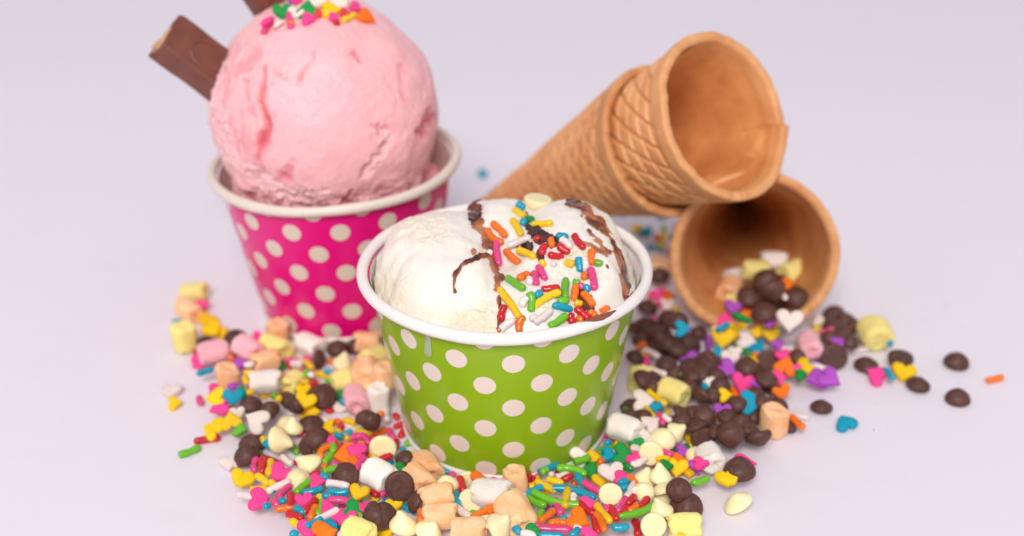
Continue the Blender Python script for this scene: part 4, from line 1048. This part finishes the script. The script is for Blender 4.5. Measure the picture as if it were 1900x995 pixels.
# ------------------------------------------------------------------ labels: what it is, what it lies between, which heap
def zone_of(q):
    x, y = q['x'], q['y']
    if 1285 < x < 1520 and y < 625 and q['z'] > .0 and y > 470: return "in the lower cone's mouth"
    if y < 470: return 'behind the green cup'
    if x < 560 and y < 700: return 'beside the pink cup'
    if x < 740 and y < 785: return 'between the two cups' if x > 560 else 'beyond the pink cup foot'
    if x < 640: return 'in the heap rim'
    if x < 1130: return 'before the green cup'
    if x > 1530: return 'strayed past the cones'
    if y > 800: return "by the green cup's foot"
    return 'in the chip pile'
ZW = {'in the heap rim': "at the sprinkle heap's outer edge", 'strayed past the cones': 'past the cones'}
NK = dict(R='rod', H='heart', C='chip', W='chip', M='marshmallow', P='pearl')
def short(q):
    if q['k'] == 'C': return 'dark chip'
    if q['k'] == 'W': return 'cream chip'
    return CN[q['c']]+' '+NK[q['k']]
def own(q):
    d = q['desc']
    if q['k'] == 'C': return d+'dark chocolate chip'
    if q['k'] == 'W': return d+'cream chocolate chip'
    return d+CN[q['c']]+' '+{'R': 'rod sprinkle', 'H': 'heart sprinkle', 'M': 'marshmallow', 'P': 'pearl sprinkle'}[q['k']]
CATS = dict(R='sprinkle', H='heart sprinkle', C='chocolate chip', W='white chocolate chip', M='marshmallow', P='sprinkle')
GR = dict(R='rod sprinkles', H='heart shaped sprinkles', C='dark chocolate chips', W='white chocolate chips', M='mini marshmallows', P='pearl sprinkles')
def label_all():
    used = set(); st = dict(n=0)
    order = sorted(PIECES, key=lambda q: -q['s'])
    for q in order:
        z = q['zone'] or zone_of(q); z = ZW.get(z, z)
        same = [o for o in PIECES if o is not q and bool(o['zone']) == bool(q['zone']) and (not q['zone'] or o['zone'] == q['zone'])]
        near = sorted(same, key=lambda o: math.hypot(o['x']-q['x'], (o['y']-q['y'])*1.1)-.12*o['s'])[:9]
        d0 = math.hypot(near[0]['x']-q['x'], near[0]['y']-q['y'])
        cands = []
        if d0 > 62: cands.append(f"{own(q)} lying alone {z}")
        if d0 > 62: cands.append(f"{own(q)} lying alone nearest the {short(near[0])}, {z}")
        pr = [(a, b) for b in range(1, len(near)) for a in range(b)]
        pr.sort(key=lambda t: t[0]+t[1])
        for a, b in pr:
            s1, s2 = short(near[a]), short(near[b])
            if s1 == s2: cands.append(f"{own(q)} between two {s1}s {z}")
            else: cands.append(f"{own(q)} between {s1} and {s2} {z}")
        for a, b in pr:
            for c in range(b+1, len(near)):
                cands.append(f"{own(q)} amid {short(near[a])}, {short(near[b])}, {short(near[c])} {z}")
        far = [o for o in same if short(o) not in ('dark chip', short(q))]; far.sort(key=lambda o: math.hypot(o['x']-q['x'], o['y']-q['y']))
        for f1 in far[:8]:
            for f2 in far[:8]:
                if f1 is not f2 and short(f1) != short(f2): cands.append(f"{own(q)} nearest {short(f1)}, then {short(f2)}, {z}")
        for cnd in cands:
            key = cnd.replace(' the', '')
            if len(cnd.split()) <= 16 and key not in used: break
        else: st['n'] += 1
        used.add(key)
        o = q['o']; o['label'] = cnd; o['category'] = CATS[q['k']]
        o['group'] = GR[q['k']]+(' '+q['zone'] if q['zone'] else ' strewn on the table')
    print('pieces', len(PIECES), 'label failures', st['n'])
    import collections
    print(collections.Counter((q['k'], bool(q['zone'])) for q in PIECES))
# sweets that the view shows nothing of are left out
bpy.context.view_layer.update()
dg = bpy.context.evaluated_depsgraph_get(); keep = []
for q in PIECES:
    o = q['o']; n = len(o.data.vertices); mw = o.matrix_world; seen = 0
    for i in range(0, n, max(1, n//70)):
        v = mw @ o.data.vertices[i].co; pr_ = proj(np.array(v)/S)[0]
        if not (2 < pr_[0] < 1898 and 2 < pr_[1] < 993): continue
        d = (v-cam.location); L = d.length; h = scene.ray_cast(dg, cam.location, d/L, distance=L+.01)
        if h[0] and h[4].name == o.name: seen += 1
        if seen >= 2: break
    if seen >= 2: keep.append(q)
    else: q['drop'] = True
print('dropped', len(PIECES)-len(keep))
for q in PIECES:
    if q.get('drop'): bpy.data.objects.remove(q['o'])
PIECES[:] = keep
label_all()
